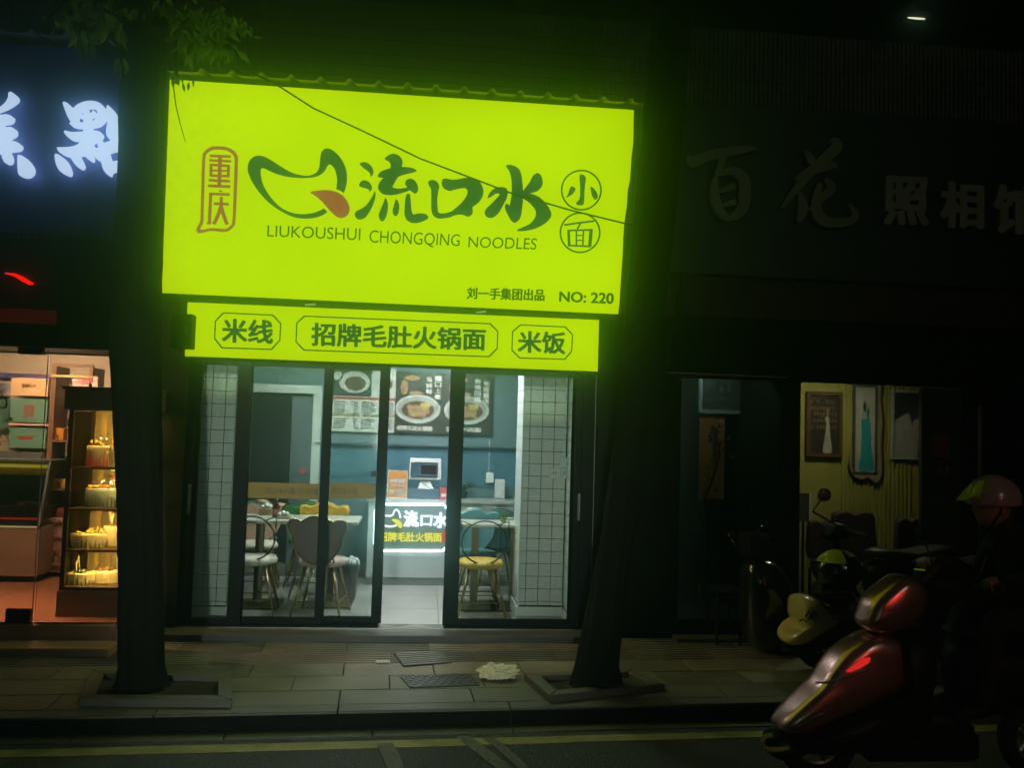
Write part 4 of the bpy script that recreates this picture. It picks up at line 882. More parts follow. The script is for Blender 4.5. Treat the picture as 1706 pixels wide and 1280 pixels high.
# small pot on right table, bag hanging
p = onY(838, 880, .8); t = thing("succulent_pot", "small green succulent in a pot on the right table by the pier", "plant", (p.x, .8, FZ+.75)); obj("pot", MB().lathe((p.x, .8, FZ+.7501), [(.022, 0), (.03, .04), (.026, .04)], 10), mat("pot green", (.2, .25, .08), .5), t)
for i in range(9): a2 = i*.7; obj("leaf", MB().ball((p.x+.022*math.cos(a2), .8+.02*math.sin(a2), FZ+.75+.055+.01*(i % 3)), (.012, .008, .02), 6, 4), LEAF, t)
p = onY(829, 942, .62); t = thing("toy_figure", "small silver and green trinket hanging beside the mustard seat", "trinket", (p.x, .62, p.z)); obj("body", MB().ball((p.x, .60, p.z), (.022, .02, .03), 10, 7), mat("chrome", (.7, .7, .7), .1, 1), t, smooth=True); obj("head", MB().ball((p.x, .6, p.z+.045), .018, 10, 7), mat("chrome", (.7, .7, .7), .1, 1), t, smooth=True)
obj("strap", MB().tube([(p.x, .6, p.z+.06), (p.x+.01, .66, p.z+.2), (p.x+.02, .68, FZ+.72)], .004, 5), LEAF, t)
# bin
p = onZ(577, 998, FZ); bz = onY(577, 944, p.y).z; t = thing("waste_bin", "grey waste bin with a white liner beside the mauve chair", "bin", (p.x, p.y+.1, FZ))
obj("body", MB().add([(p.x-.075, p.y, FZ), (p.x+.075, p.y, FZ), (p.x+.075, p.y+.18, FZ), (p.x-.075, p.y+.18, FZ), (p.x-.09, p.y-.01, bz), (p.x+.09, p.y-.01, bz), (p.x+.09, p.y+.19, bz), (p.x-.09, p.y+.19, bz)], [(0, 1, 5, 4), (1, 2, 6, 5), (2, 3, 7, 6), (3, 0, 4, 7), (3, 2, 1, 0), (4, 5, 6, 7)]), mat("grey bin plastic", (.13, .12, .12), .45), t)
obj("rim", MB().box(p.x-.095, p.x+.095, p.y-.015, p.y+.195, bz-.06, bz+.002), mat("dark rim", (.02, .04, .045), .4), t); m = MB()
for i in range(14): a2 = i*.45; m.ball((p.x+.075*math.cos(a2), p.y+.09+.085*math.sin(a2), bz+.015+random.uniform(0, .03)), (.03, .028, .03), 7, 5)
obj("liner", m, mat("white liner", (.6, .66, .68), .4), t)

# ceiling lamps of the noodle shop (above the frame)
def lampobj(nm, lab, x, y, z, sx, sy, colr, power, grp):
    t = thing(nm, lab, "lamp", (x, y, z), grp); obj("housing", MB().box(x-sx/2-.02, x+sx/2+.02, y-sy/2-.02, y+sy/2+.02, z, z+.03), WHITEP, t)
    li = bpy.data.lights.new("lamp_light", 'AREA'); li.shape = 'RECTANGLE'; li.size = sx; li.size_y = sy; li.energy = power; li.color = colr
    o = bpy.data.objects.new("lamp_light", li); col.objects.link(o); o.parent = t; o.location = (0, 0, -.01); return t
lampobj("ceiling_panel_lamp", "square white ceiling lamp above the left tables", -1.0, 1.1, CZ-.04, .5, .5, (.92, 1, .94), 54, "ceiling lamps of the noodle shop")
lampobj("ceiling_panel_lamp", "square white ceiling lamp above the counter", 0.35, 1.35, CZ-.04, .5, .5, (.9, .98, 1), 62, "ceiling lamps of the noodle shop")
lampobj("ceiling_panel_lamp", "square white ceiling lamp above the opening", 0.45, .5, CZ-.04, .4, .4, (.9, .98, 1), 80, "ceiling lamps of the noodle shop")
li = bpy.data.lights.new("added_strip_light", 'AREA'); li.shape = 'RECTANGLE'; li.size = 3.0; li.size_y = 0.02; li.energy = 27; li.color = (0.85, 1, 0.30)  # hidden lime strip added to light the pavement
o = bpy.data.objects.new("added_strip_light", li); col.objects.link(o); o.parent = lb; o.location = (0, 0.19, 0.026); o.rotation_euler = (math.radians(-22), 0, 0)
li = bpy.data.lights.new("added_strip_light", 'AREA'); li.shape = 'RECTANGLE'; li.size = 2.8; li.size_y = 0.02; li.energy = 9; li.color = (0.85, 1, 0.85)  # second hidden strip, added to brighten the tiled piers
o = bpy.data.objects.new("added_strip_light", li); col.objects.link(o); o.parent = lb; o.location = (0, 0.22, 0.024); o.rotation_euler = (math.radians(35), 0, 0)
# ================================================================ UNSEEN FILL LAMPS ADDED ACROSS THE ROAD
def fill_streetlamp(x, y, lab, power=34):  # lamp posts added out of view for frontal fill light
    t = thing("added_street_lamp", lab, "street lamp", (x, y, 0), "added fill lamps across the road")
    obj("pole", MB().tube([(x, y, RZ), (x, y, 3), (x, y, 5.6)], [.07, .055, .04], 10), DARKM, t); obj("arm", MB().tube([(x, y, 5.55), (x, y+.6, 5.8), (x, y+1.2, 5.85)], .03, 8), DARKM, t)
    obj("added_lamp_head", MB().ball((x, y+1.35, 5.86), (.14, .3, .06), 12, 8), GREYM, t, smooth=True)
    li = bpy.data.lights.new("added_street_light", 'AREA'); li.shape = 'RECTANGLE'; li.size = .5; li.size_y = .25; li.energy = power; li.color = (1, .93, .74)
    o = bpy.data.objects.new("added_street_light", li); col.objects.link(o); o.parent = t; o.location = (0, 1.35, 5.78); o.rotation_euler = (math.radians(62), 0, 0)
fill_streetlamp(-4.5, -14.5, "unseen street lamp added for fill across the road to the left, behind the viewer", 5); fill_streetlamp(5.5, -14.5, "unseen street lamp added for fill across the road to the right, behind the viewer", 120)
t = thing("added_floodlight", "unseen floodlight added on a short post across the road facing the noodle shop", "floodlight", (-0.6, -12.5, 0)); obj("post", MB().tube([(-.6, -12.5, RZ), (-.6, -12.5, 1.2)], .04, 8), DARKM, t); obj("housing", MB().box(-.75, -.45, -12.6, -12.48, 1.2, 1.4), DARKM, t)
li = bpy.data.lights.new("added_flood_light", 'SPOT'); li.energy = 8200; li.spot_size = math.radians(23.5); li.spot_blend = .9; li.shadow_soft_size = .12; li.color = (.97, 1, .9)  # spot added out of view to brighten the shop's tiled piers
o = bpy.data.objects.new("added_flood_light", li); col.objects.link(o); o.parent = t; o.location = (0, .06, 1.3); o.rotation_euler = (Vector((-.1, 0, 1.35))-Vector((-.6, -12.44, 1.3))).to_track_quat('-Z', 'Y').to_euler()

# ================================================================ BAKERY (left)
BZ = 0.165
bk_ = thing("bakery_shop", "warm lit bakery room with brown floor left of the noodle shop", "shop", (-3.2, 0, 0))
BFL = mat("brown floor tile", (0.22, 0.09, 0.045), 0.25, 0, 0.12, 4); CRW = mat("cream wall", (0.55, 0.48, 0.34), 0.7, 0, .06)
obj("lower_step", MB().box(-6.5, -1.86, -.70, -.47, 0.0, .06), mat("brown step stone", (.42, .22, .14), .4, 0, .2, 12), bk_, bevel=.004)
obj("upper_step", MB().box(-6.5, -1.86, -.47, -.2, 0.0, BZ-.004), mat("brown step stone", (.42, .22, .14), .4), bk_, bevel=.004)
for i in range(6):
    for j in range(4): obj("floor_tile", MB().box(-5.6+i*.62+.002, -5.6+(i+1)*.62-.002, -.4+j*.62, -.4+(j+1)*.62-.004, BZ-.004, BZ), BFL, bk_)
obj("floor_bed", MB().box(-6.5, -1.86, -.2, 2.2, 0, BZ-.005), GROUT, bk_)
obj("back_wall", MB().box(-6.5, -2.0, 2.0, 2.1, 0, 2.9), CRW, bk_); obj("side_wall", MB().box(-2.02, -1.98, 0.02, 2.0, 0, 2.9), CRW, bk_); obj("ceiling", MB().box(-6.5, -2.0, -.3, 2.1, 2.75, 2.8), CRW, bk_)
obj("front_beam", MB().box(-6.5, -1.86, -.45, -.33, 2.13, 2.95), DARKM, bk_)
# bakery signboard with glowing brush characters
YS = -.46
t = thing("bakery_signboard", "dark blue signboard with glowing white brush characters at top left", "sign", (-3.2, YS, 2.9))
obj("board", MB().box(-6.5, -1.78, YS, YS+.1, 2.95, 4.33), mat("navy signboard", (0.075, 0.065, 0.50), .45, 0, .1), t)
LWH = emat("glowing white acrylic", (.62, .73, 1.0), 1.35); bfn = lambda u, v: onY(u, v, YS-.09)
k = 7.527; h_ = lambda p: S(p, 0, 140, k); m = MB()
main = [(785,225),(830,225),(880,265),(908,305,1),(980,245),(1080,210),(1180,208),(1260,240),(1310,300),(1325,370),(1305,440),(1250,500),(1180,525),(1140,530,1),(1140,580,1),(1200,580),(1260,600),(1275,640),(1252,680,1),(1305,735,1),(1385,705,1),(1342,655),(1328,580),(1342,480),(1332,300),(1350,258,1),(1400,300),(1460,390),(1495,470),(1502,520),(1478,535,1),(1472,620),(1450,685,1),(1640,650,1),(1640,780,1),(1355,850,1),(1390,970,1),(1640,930,1),(1640,1070,1),(1410,1090),(1380,1142),(1330,1120),(1290,1060),(1262,970),(1200,930),(1150,875,1),(1162,940),(1140,962),(1090,930),(1050,880,1),(985,890,1),(1040,1000),(1035,1045),(1010,1055),(960,1030),(900,950),(870,900,1),(800,885),(740,850),(712,800),(730,790),(860,785),(960,760),(1020,700,1),(920,695),(850,665),(800,600),(820,580),(900,598),(1040,590,1),(1040,535,1),(960,535),(900,520),(870,490),(885,470,1),(840,390),(810,310)]
holes = [[(1085,290,1),(1150,285),(1200,310),(1218,360),(1200,420),(1160,460),(1130,465,1),(1128,410,1),(1190,370),(1195,345),(1160,320,1),(1150,350),(1115,375,1)],[(985,345,1),(1035,305,1),(1045,330,1),(1045,385,1),(1020,365)],[(965,400,1),(1040,420,1),(1045,478,1),(968,475,1)],[(1145,740,1),(1200,702,1),(1232,790,1),(1195,795)]]
vs, fs = fill([spline(h_(main), 3)]+[spline(h_(q), 3) for q in holes]); raise_flat(m, vs, fs, bfn, NB, -.05, 0)
vs, fs = fill([spline(h_([(685,885),(720,875),(790,920),(850,1000),(880,1090),(865,1138),(820,1130),(750,1090),(700,1000)]), 4)]); raise_flat(m, vs, fs, bfn, NB, -.05, 0)
obj("character", m, LWH, t)
m = MB()
for P in ([(-60,300),(0,280),(60,230),(100,160),(105,105),(140,95),(190,130),(210,180),(180,220),(100,275),(0,320),(-60,335)], [(-180,385,1),(0,380),(80,375),(140,395),(150,430),(120,475),(30,490,1),(25,550,1),(110,532),(170,550),(190,600),(160,645),(40,708,1),(150,708),(230,735),(255,775),(220,820),(105,835,1),(135,910),(130,970),(95,992),(50,975),(20,900),(10,850,1),(-180,870,1)], [(218,910),(240,885),(300,910),(370,980),(408,1060),(395,1120),(340,1158),(270,1155),(225,1110)]):
    vs, fs = fill([spline(h_(P), 4)]); raise_flat(m, vs, fs, bfn, NB, -.05, 0)
obj("character", m, LWH, t)
m = MB(); put_text(m, "13182796652", [onY(28, 375, YS), onY(192, 378, YS), onY(192, 400, YS), onY(28, 397, YS)], NB, .02, .001, .012); obj("phone_number", m, mat("grey raised digits", (.12, .12, .11), .5), t)
rt = thing("roof_sheet", "pale ribbed sheet edge above the blue bakery sign", "roof", (-3, -.6, 4.36)); obj("sheet", ribs(-5.5, -2.28, 4.35, -.62, 0, .15, -5.4, .25), mat("pale metal sheet", (.35, .37, .42), .45, .2, .3, 5), rt)
# red reflection streak put in as a glowing tube, and red lit board under it
t = thing("red_reflection_streak", "short curved red reflection streak under the blue sign, built as a glowing tube", "reflection streak", (-2.95, -.5, 2.9)); rp_ = [onY(*q, -.50) for q in ((8, 455), (25, 458), (38, 465), (50, 472), (56, 473))]
obj("tube", MB().tube(rp_, [.004, .012, .017, .014, .006], 8), emat("red glow", (1, .005, .003), 1.6), t, smooth=True)
obj("thin_tube", MB().tube([onY(*q, -.50) for q in ((40, 459), (52, 463), (62, 471), (78, 473))], .004, 6), mat("dim red streak", (.35, .02, .03), .4), t)
a1, b1 = onY(-30, 512, -.47), onY(92, 540, -.47); obj("red_display", MB().box(a1.x, b1.x, -.475, -.455, b1.z, a1.z), mat("dim red display", (.10, .01, .01), .8, 0, .4, 3, emit=(1, .03, .04), es=.028), origin=(a1.x, -.47, b1.z), label="dim red lit strip display above the bakery entrance", cat="display")
# glass door with patch fitting
YG = -.40
t = thing("glass_door", "frameless glass door of the bakery with black brush lettering", "door", (-3.0, YG, BZ)); gx = XY(67, YG, 800)
obj("pane", MB().box(gx-1.0, gx, YG-.005, YG+.005, BZ+.012, 2.12), GLASS2, t)
a1, b1 = onY(9, 1021, YG-.02), onY(49, 1034, YG-.02); obj("patch_fitting", MB().box(a1.x, b1.x, YG-.02, YG+.02, BZ+.004, b1.z+.075), mat("brown steel fitting", (.06, .02, .015), .3, .6), t)
obj("edge_strip", MB().box(gx+.0005, gx+.006, YG-.004, YG+.004, BZ+.012, 2.12), mat("clear edge strip", (.5, .5, .4), .2), t)
m = MB(); kk = 6.4; st = []
for P, wd in (([(0,455),(20,470),(22,500),(5,525)], 9), ([(0,545),(40,530),(65,560),(70,600),(45,640),(20,640),(5,625)], 12), ([(15,580),(45,585)], 8), ([(-10,600),(30,600)], 7), ([(30,780),(45,788)], 9), ([(60,785),(100,755),(145,745)], 11), ([(105,750),(135,780)], 8), ([(0,930),(40,925),(90,960)], 2.5), ([(0,990),(50,1000),(85,975)], 2.5), ([(15,940),(60,1010)], 2.5), ([(0,1050),(10,1010)], 8)): st.append((S(P, 0, 580, kk), wd*1.5/kk))
strokes(m, st, lambda u, v: onY(u, v, YG-.006), NB, 0, .0008); obj("brush_lettering", m, DK, t)
t2 = thing("glass_panel", "fixed glass panel of the bakery front beside the cake cabinet", "glass panel", (-2.4, YG, BZ)); obj("pane", MB().box(gx+.02, -1.88, YG-.005, YG+.005, BZ+.012, 2.12), GLASS2, t2); obj("sill_strip", MB().box(gx-1.6, -1.88, YG-.012, YG+.012, BZ-.003, BZ+.004), GREYM, t2)
a1, b1 = onY(30, 578, YG-.02), onY(70, 591, YG-.02); obj("door_closer", MB().box(a1.x, b1.x, YG-.02, YG+.03, b1.z, a1.z), mat("dark red closer", (.12, .015, .02), .4), origin=(a1.x, YG, b1.z), label="dark red closer box at the top of the bakery glass door", cat="door closer")
# cake cabinet
YK = -.20; DKW = mat("dark walnut", (.035, .022, .012), .4, 0, .2, 12); kx0 = XY(103, YK, 900); kx1 = kx0+.62
zz = lambda px, py, Y=YK: onY(px, py, Y).z
t = cabn = thing("cake_cabinet", "tall dark wooden display cabinet with lit shelves of cakes", "cabinet", (kx0, YK, BZ)); D = .45
obj("base", MB().box(kx0-.01, kx1+.01, YK-.01, YK+D, BZ, zz(150, 985)), mat("brown laminate base", (.14, .085, .05), .5), t)
z_b, z_t = zz(150, 979), zz(150, 686); obj("header", MB().box(kx0-.03, kx1+.03, YK-.03, YK+D, z_t+.01, zz(150, 650)), DKW, t, bevel=.004); obj("cornice", MB().box(kx0-.045, kx1+.045, YK-.045, YK+D, zz(150, 650), zz(150, 645)), DKW, t)
for x_ in (kx0, kx1-.03):
    for y_ in (YK, YK+D-.03): obj("post", MB().box(x_, x_+.03, y_, y_+.03, zz(150, 985), z_t+.01), DKW, t)
obj("bottom_rail", MB().box(kx0+.03, kx1-.03, YK, YK+.03, zz(150, 985), z_b-.006), DKW, t)
WSL = mat("honey wood slat", (.6, .42, .13), .5, 0, .2, 10); WBK = mat("dull panel", (.34, .26, .15), .6)
obj("back_panel", MB().box(kx0+.03, kx1-.03, YK+D-.014, YK+D-.004, zz(150, 985), z_t+.01), WBK, t)
for sx in (.08, .17, .225, .33, .385, .50): obj("back_slat", MB().box(kx0+sx, kx0+sx+.038, YK+D-.026, YK+D-.0145, z_b, z_t), WSL, t)
shz = [zz(150, 779), zz(150, 848), zz(150, 917), z_b-.002]
for i, z in enumerate(shz):
    obj("shelf", MB().box(kx0+.03, kx1-.03, YK+.002, YK+D-.03, z-.016, z), mat("shelf edge", (.10, .06, .03), .4), t)
for i, z in enumerate([z_t]+[q-.017 for q in shz[:3]]):
    sp_ = obj("spot_lamp", MB().lathe((kx0+.28, YK+.16, z-.012), [(.02, .012), (.018, 0), (.01, -.002)], 10), emat("warm lamp", (1, .75, .3), 5), t)
    li = bpy.data.lights.new("spot_light", 'AREA'); li.shape = 'RECTANGLE'; li.size = .4; li.size_y = .03; li.energy = 8.5 if i else 12; li.color = (1, .60, .17)
    o = bpy.data.objects.new("spot_light", li); col.objects.link(o); o.parent = t; o.location = Vector((kx0+.31, YK+.06, z-.02))-WL[t.name]; o.rotation_euler = (math.radians(30), 0, 0)
obj("front_pane", MB().box(kx0+.031, kx1-.031, YK+.012, YK+.016, z_b, z_t), GLASS2, t)
obj("hinge_side_pane", MB().box(kx0+.012, kx0+.016, YK+.032, YK+D-.032, z_b, z_t), GLASS2, t)
CRM = mat("cream icing", (.66, .56, .34), .5, 0, .06); ICB = mat("blue grey striped card", (.30, .36, .33), .6); ORG = mat("orange berry", (.6, .16, .02), .35); RDB = mat("red berry", (.55, .03, .03), .3); CHO = mat("chocolate", (.035, .02, .012), .4); GRD = mat("green garnish", (.06, .12, .05), .5); YLF = mat("yellow fruit", (.6, .42, .06), .4); DGR = mat("dark trim grass", (.02, .035, .02), .6); SLV = mat("silver star", (.5, .5, .55), .25, .8); PNK = mat("pale pink icing", (.6, .4, .32), .5)
def cake(px, si, wpx, hpx, y0, lab, body, trim, tops, seed, dp=.15):
    px -= 6; hpx *= 1.3; wpx *= 1.12
    random.seed(seed); z = shz[si]; Y = YK+y0; a1 = XY(px-wpx/2, Y, 850); b1 = XY(px+wpx/2, Y, 850); H_ = hpx/215.; c = ((a1+b1)/2, Y+dp/2, z)
    t = thing("display_cake", lab, "cake", c, "cakes in the lit cabinet"); rx = (b1-a1)/2
    obj("cake_body", MB().lathe(c, [(1, .002), (1.0, H_*.86), (.97, H_*.95), (.9, H_)], 22, (rx, dp/2)), body, t); 
    if trim:
        m = MB()
        for i in range(26): a2 = i/26*2*math.pi; m.tube([(c[0]+rx*1.02*math.cos(a2), c[1]+dp/2*1.02*math.sin(a2), z+.002), (c[0]+rx*1.02*math.cos(a2), c[1]+dp/2*1.02*math.sin(a2), z+H_*random.uniform(.35, .75))], [.007, .003], 4)
        obj("trim", m, trim, t, kind="stuff")
    for (mt_, n_, sz, hz_, nm) in tops:
        for i in range(n_):
            a2 = random.uniform(0, 6.28); q_ = random.uniform(.1, .85); p = Vector((c[0]+rx*q_*math.cos(a2), c[1]+dp/2*q_*math.sin(a2), z+H_+sz*.7))
            m = MB()
            if hz_ > 0: m.tube([p-Vector((0, 0, sz*.7)), p+Vector((random.uniform(-.02, .02), 0, .7*hz_*random.uniform(.6, 1)))], [sz*.4, sz*.8, ][:2], 5)
            else: m.ball(p, (sz, sz, sz*.9), 7, 5)
            obj(nm, m, mt_, t, smooth=True)
cake(161, 0, 40, 26, .08, "wide cream cake with red trim on the top cabinet shelf", CRM, RDB, [(PNK, 6, .012, 0, "icing_rose"), (SLV, 5, .008, .09, "decoration"), (YLF, 4, .01, .06, "decoration")], 1)
cake(189, 0, 20, 28, .10, "tall cream cake carrying red berries at the right of the top shelf", CRM, None, [(RDB, 8, .014, 0, "berry")], 2)
cake(168, 1, 50, 24, .08, "grey striped cake with orange fruit on the second shelf", ICB, DGR, [(ORG, 12, .014, 0, "fruit"), (RDB, 3, .013, 0, "berry"), (SLV, 4, .008, .09, "star")], 3)
cake(191, 1, 14, 34, .22, "small pale cake at the right of the second shelf", ICB, None, [(GRD, 4, .012, .05, "garnish"), (RDB, 2, .013, 0, "berry")], 4, .1)
cake(150, 2, 54, 17, .08, "long cream cake with dark grass trim and gold fruit on the third shelf", CRM, DGR, [(YLF, 16, .013, 0, "fruit"), (YLF, 4, .01, .05, "decoration")], 5)
cake(189, 2, 26, 25, .20, "plain cream cake with a white feather at the right of the third shelf", CRM, None, [(CRM, 3, .02, .16, "feather")], 6)
cake(140, 3, 46, 14, .08, "cream cake with two pale sticks on the lowest shelf", CRM, GRD, [(CRM, 2, .01, .19, "stick"), (GRD, 6, .014, 0, "garnish"), (SLV, 3, .014, 0, "ball")], 7)
cake(180, 3, 44, 15, .14, "orange topped cream cake at the right of the lowest shelf", CRM, None, [(ORG, 14, .011, 0, "fruit"), (GRD, 6, .01, .06, "garnish")], 8)
# refrigerated counter
YR = 1.15; t = thing("display_counter", "refrigerated bakery counter with a slanted glass top", "counter", (-3.4, YR, BZ)); rx1 = XY(63, YR, 920); zc = onY(50, 880, YR).z; zt_ = onY(50, 770, YR+.15).z
obj("body", MB().box(rx1-1.5, rx1, YR, YR+.7, BZ+.05, zc), mat("beige counter body", (.34, .22, .14), .4, 0, .08), t, bevel=.006); obj("plinth", MB().box(rx1-1.5, rx1-.03, YR+.04, YR+.7, BZ, BZ+.05), DK, t)
obj("lit_edge", MB().box(rx1-1.5, rx1-.02, YR-.004, YR+.03, zc+.001, zc+.012), emat("counter edge lamp", (1, .7, .3), .8), t)
obj("end_frame", MB().prism([(rx1-.02, YR, zc+.012), (rx1-.02, YR+.035, zc+.012), (rx1-.02, YR+.19, zt_), (rx1-.02, YR+.155, zt_)], (.02, 0, 0)), GREYM, t); obj("top_frame", MB().box(rx1-1.5, rx1, YR+.155, YR+.6, zt_, zt_+.02), GREYM, t)
obj("slanted_pane", MB().prism([(rx1-1.5, YR+.01, zc+.014), (rx1-.022, YR+.01, zc+.014), (rx1-.022, YR+.16, zt_), (rx1-1.5, YR+.16, zt_)], (0, .005, 0)), GLASS2, t)
obj("back_panel", MB().box(rx1-1.5, rx1, YR+.6, YR+.62, zc, zt_), mat("dark counter back", (.07, .05, .04), .5), t)
obj("inner_shelf", MB().box(rx1-1.5, rx1-.03, YR+.2, YR+.58, zc+.16, zc+.17), GREYM, t); obj("light_tube", MB().box(rx1-1.5, rx1-.1, YR+.30, YR+.33, zt_-.06, zt_-.035), emat("yellow tube", (1, .75, .08), .8), t); obj("yellow_reflector", MB().box(rx1-1.5, rx1-.08, YR+.34, YR+.35, zt_-.13, zt_-.02), mat("yellow reflector", (.7, .5, .05), .5), t)
obj("red_strip", MB().box(rx1-1.5, rx1-.06, YR+.10, YR+.12, zc+.06, zc+.075), emat("red led strip", (.9, .02, .03), .7), t)
for q_ in (-.30, -.22): obj("tray", MB().box(rx1+q_, rx1+q_+.13, YR+.22, YR+.4, zc+.171, zc+.20), PNK, t)
# carved cabinet with an emblem and open shelves over it
YW = 1.45; wx0, wx1 = XY(66, YW, 900), XY(135, YW, 900); zs = onY(90, 870, YW).z
t = thing("carved_cabinet", "pale pink cabinet door with a wreath emblem beside the cake cabinet", "cabinet", (wx0, YW, BZ)); PKW = mat("dusty pink cabinet", (.36, .22, .16), .5, 0, .08)
obj("body", MB().box(wx0, wx1, YW, YW+.5, BZ+.04, zs), PKW, t); obj("top", MB().box(wx0-.01, wx1, YW-.02, YW+.5, zs+.0005, zs+.03), PKW, t); a1, b1 = onY(77, 895, YW), onY(116, 945, YW)
for (q0, q1, q2, q3) in ((a1.x, b1.x, a1.z-.012, a1.z), (a1.x, b1.x, b1.z, b1.z+.012), (a1.x, a1.x+.012, b1.z+.0125, a1.z-.0125), (b1.x-.012, b1.x, b1.z+.0125, a1.z-.0125)): obj("moulding", MB().box(q0, q1, YW-.012, YW-.0005, q2, q3), mat("brown moulding", (.2, .09, .05), .5), t)
c0 = onY(94, 922, YW); m = MB(); BRN = mat("brown emblem", (.12, .04, .02), .5)
for s_ in (-1, 1):
    for i in range(6): a2 = -1.3+.35*i; m.ball((c0.x+s_*.062*math.cos(a2), YW-.004, c0.z+.062*math.sin(a2)), (.012, .003, .007), 6, 4)
m.tube([(c0.x-.03, YW-.004, c0.z-.03), (c0.x+.03, YW-.004, c0.z+.03)], .005, 5); m.tube([(c0.x+.03, YW-.006, c0.z-.03), (c0.x-.03, YW-.006, c0.z+.03)], .005, 5)
obj("wreath_emblem", m, BRN, t)
t = thing("open_shelves", "tall open wooden shelves with packets between the counter and the cake cabinet", "shelves", (wx0, YW+.05, zs+.03)); SHW = mat("brown shelf wood", (.16, .085, .045), .5, 0, .15, 10); zT = onY(80, 610, YW+.05).z
for x_ in (XY(80, YW, 700), XY(83, YW, 700)+.04): pass
obj("upright", MB().box(XY(81, YW+.05, 700), XY(89, YW+.05, 700), YW+.05, YW+.35, zs+.031, zT), SHW, t); obj("upright", MB().box(wx1-.03, wx1, YW+.05, YW+.35, zs+.031, zT), SHW, t); obj("back_board", MB().box(wx0+.08, wx1, YW+.36, YW+.37, zs+.031, zT-.35), mat("dark backing", (.05, .035, .025), .6), t)
for py_ in (733, 814): z = onY(95, py_, YW+.05).z; obj("shelf", MB().box(XY(89, YW+.05, 700)+.001, wx1-.031, YW+.05, YW+.35, z-.02, z), SHW, t)
obj("crown_rail", MB().box(XY(81, YW+.05, 700), wx1, YW+.05, YW+.08, zT+.0005, zT+.03), SHW, t); obj("crown_rail", MB().box(XY(84, YW+.05, 640), wx1, YW+.04, YW+.06, zT-.10, zT-.08), WSL, t)
for (px_, py_, w_, h_2, mt_, nm_, lab) in ((96, 733, 18, 20, mat("orange carton", (.5, .2, .03), .5), "carton", "orange carton on the upper open shelf"), (98, 814, 22, 15, mat("yellow packet", (.5, .33, .06), .4), "packet", "yellow packets on the middle open shelf"), (101, 868, 14, 16, mat("red carton", (.35, .08, .04), .5), "carton", "small red carton on the lowest open shelf")):
    a1, b1 = onY(px_-w_/2, py_-h_2, YW+.12), onY(px_+w_/2, py_, YW+.12); zB = onY(95, py_, YW+.05).z if py_ < 860 else zs+.031
    tt_ = thing(nm_, lab, nm_, (a1.x, YW+.12, zB)); obj("box", MB().box(a1.x, b1.x, YW+.12, YW+.22, zB, zB+(a1.z-b1.z)), mt_, tt_, bevel=.004); obj("label_spot", MB().lathe(((a1.x+b1.x)/2, YW+.119, 0), [(.001, 0), (.001, .001)], 6) if False else MB().box((a1.x+b1.x)/2-.012, (a1.x+b1.x)/2+.012, YW+.118, YW+.1195, zB+.02, zB+.045), BRN, tt_)
# wall boxes, banner and sheets behind
def flatbox(nm, lab, cat, x0, y0, x1, y1, Y, dp, mt_, extra=None, g=None):
    a1, b1 = onY(x0, y0, Y), onY(x1, y1, Y); t = thing(nm, lab, cat, (a1.x, Y, b1.z), g); obj("front", MB().box(a1.x, b1.x, Y, Y+dp, b1.z, a1.z), mt_, t, bevel=.003)
    if extra: extra(t, a1, b1, Y)
    return t
GBX = mat("green gift box", (.10, .22, .15), .5, 0, .12, 5)
def ex_red(t, a, b, Y): cx_, cz_ = (a.x+b.x)/2, (a.z+b.z)/2; m = MB(); disc(m, cx_-.02, cz_, .07, .015, Y, .001); obj("red_print", m, REDP, t)
def ex_red2(t, a, b, Y): cx_, cz_ = (a.x+b.x)/2, (a.z+b.z)/2; m = MB(); put_text(m, "囍", rectq(cx_-.05, cx_+.05, Y, cz_-.06, cz_+.06), NB, .0, .001, .0014); obj("red_print", m, REDP, t)
def ex_txt(t, a, b, Y): cx_, cz_ = (a.x+b.x)/2, (a.z+b.z)/2; m = MB(); put_text(m, "蛋糕私房", rectq(cx_-.07, cx_+.06, Y, cz_-.01, cz_+.03), NB, .02, .001, .0014); obj("lettering", m, BRN, t)
flatbox("gift_box", "upper green gift box with faint red print", "box", 18, 664, 78, 705, 1.6, .2, GBX, ex_red2, "green gift boxes")
flatbox("gift_box", "lower green gift box with a red fish shaped print", "box", 16, 711, 76, 748, 1.6, .2, GBX, ex_red, "green gift boxes")
flatbox("cake_carton", "cream carton with small brown lettering on top of the green boxes", "box", 19, 629, 79, 661, 1.6, .2, mat("cream carton", (.6, .42, .2), .6), ex_txt)
flatbox("shelf_board", "pale board between the two green gift boxes", "shelf", 14, 705.5, 80, 710.5, 1.58, .25, PNK)
flatbox("steel_bin", "grey steel top unit above the bakery counter", "unit", -40, 752, 72, 766, 1.6, .3, GREYM)
def ex_b(t, a, b, Y): m = MB(); put_text(m, "食品经营许可公示栏诚信经营", rectq(a.x+.4, b.x-.02, Y, b.z+.02, a.z-.015), NB, .03, .001, .0014); obj("banner_lettering", m, mat("pink lettering", (.6, .25, .25), .5), t)
flatbox("wall_banner", "blue banner with pink characters high on the bakery wall", "banner", -130, 617, 117, 634, 1.95, .01, mat("blue banner", (.05, .07, .3), .5), ex_b)
def ex_lines(t, a, b, Y):
    m = MB(); random.seed(9); n = 16
    for i in range(n): z = a.z-(a.z-b.z)*(i+1)/(n+1.5); m.box(a.x+.015, b.x-.015-random.uniform(0, .05), Y-.0015, Y-.0002, z-.005, z+.004)
    obj("printed_lines", m, mat("grey print", (.2, .2, .2), .6), t, kind="stuff")
PAP = mat("notice paper", (.42, .42, .42), .6)
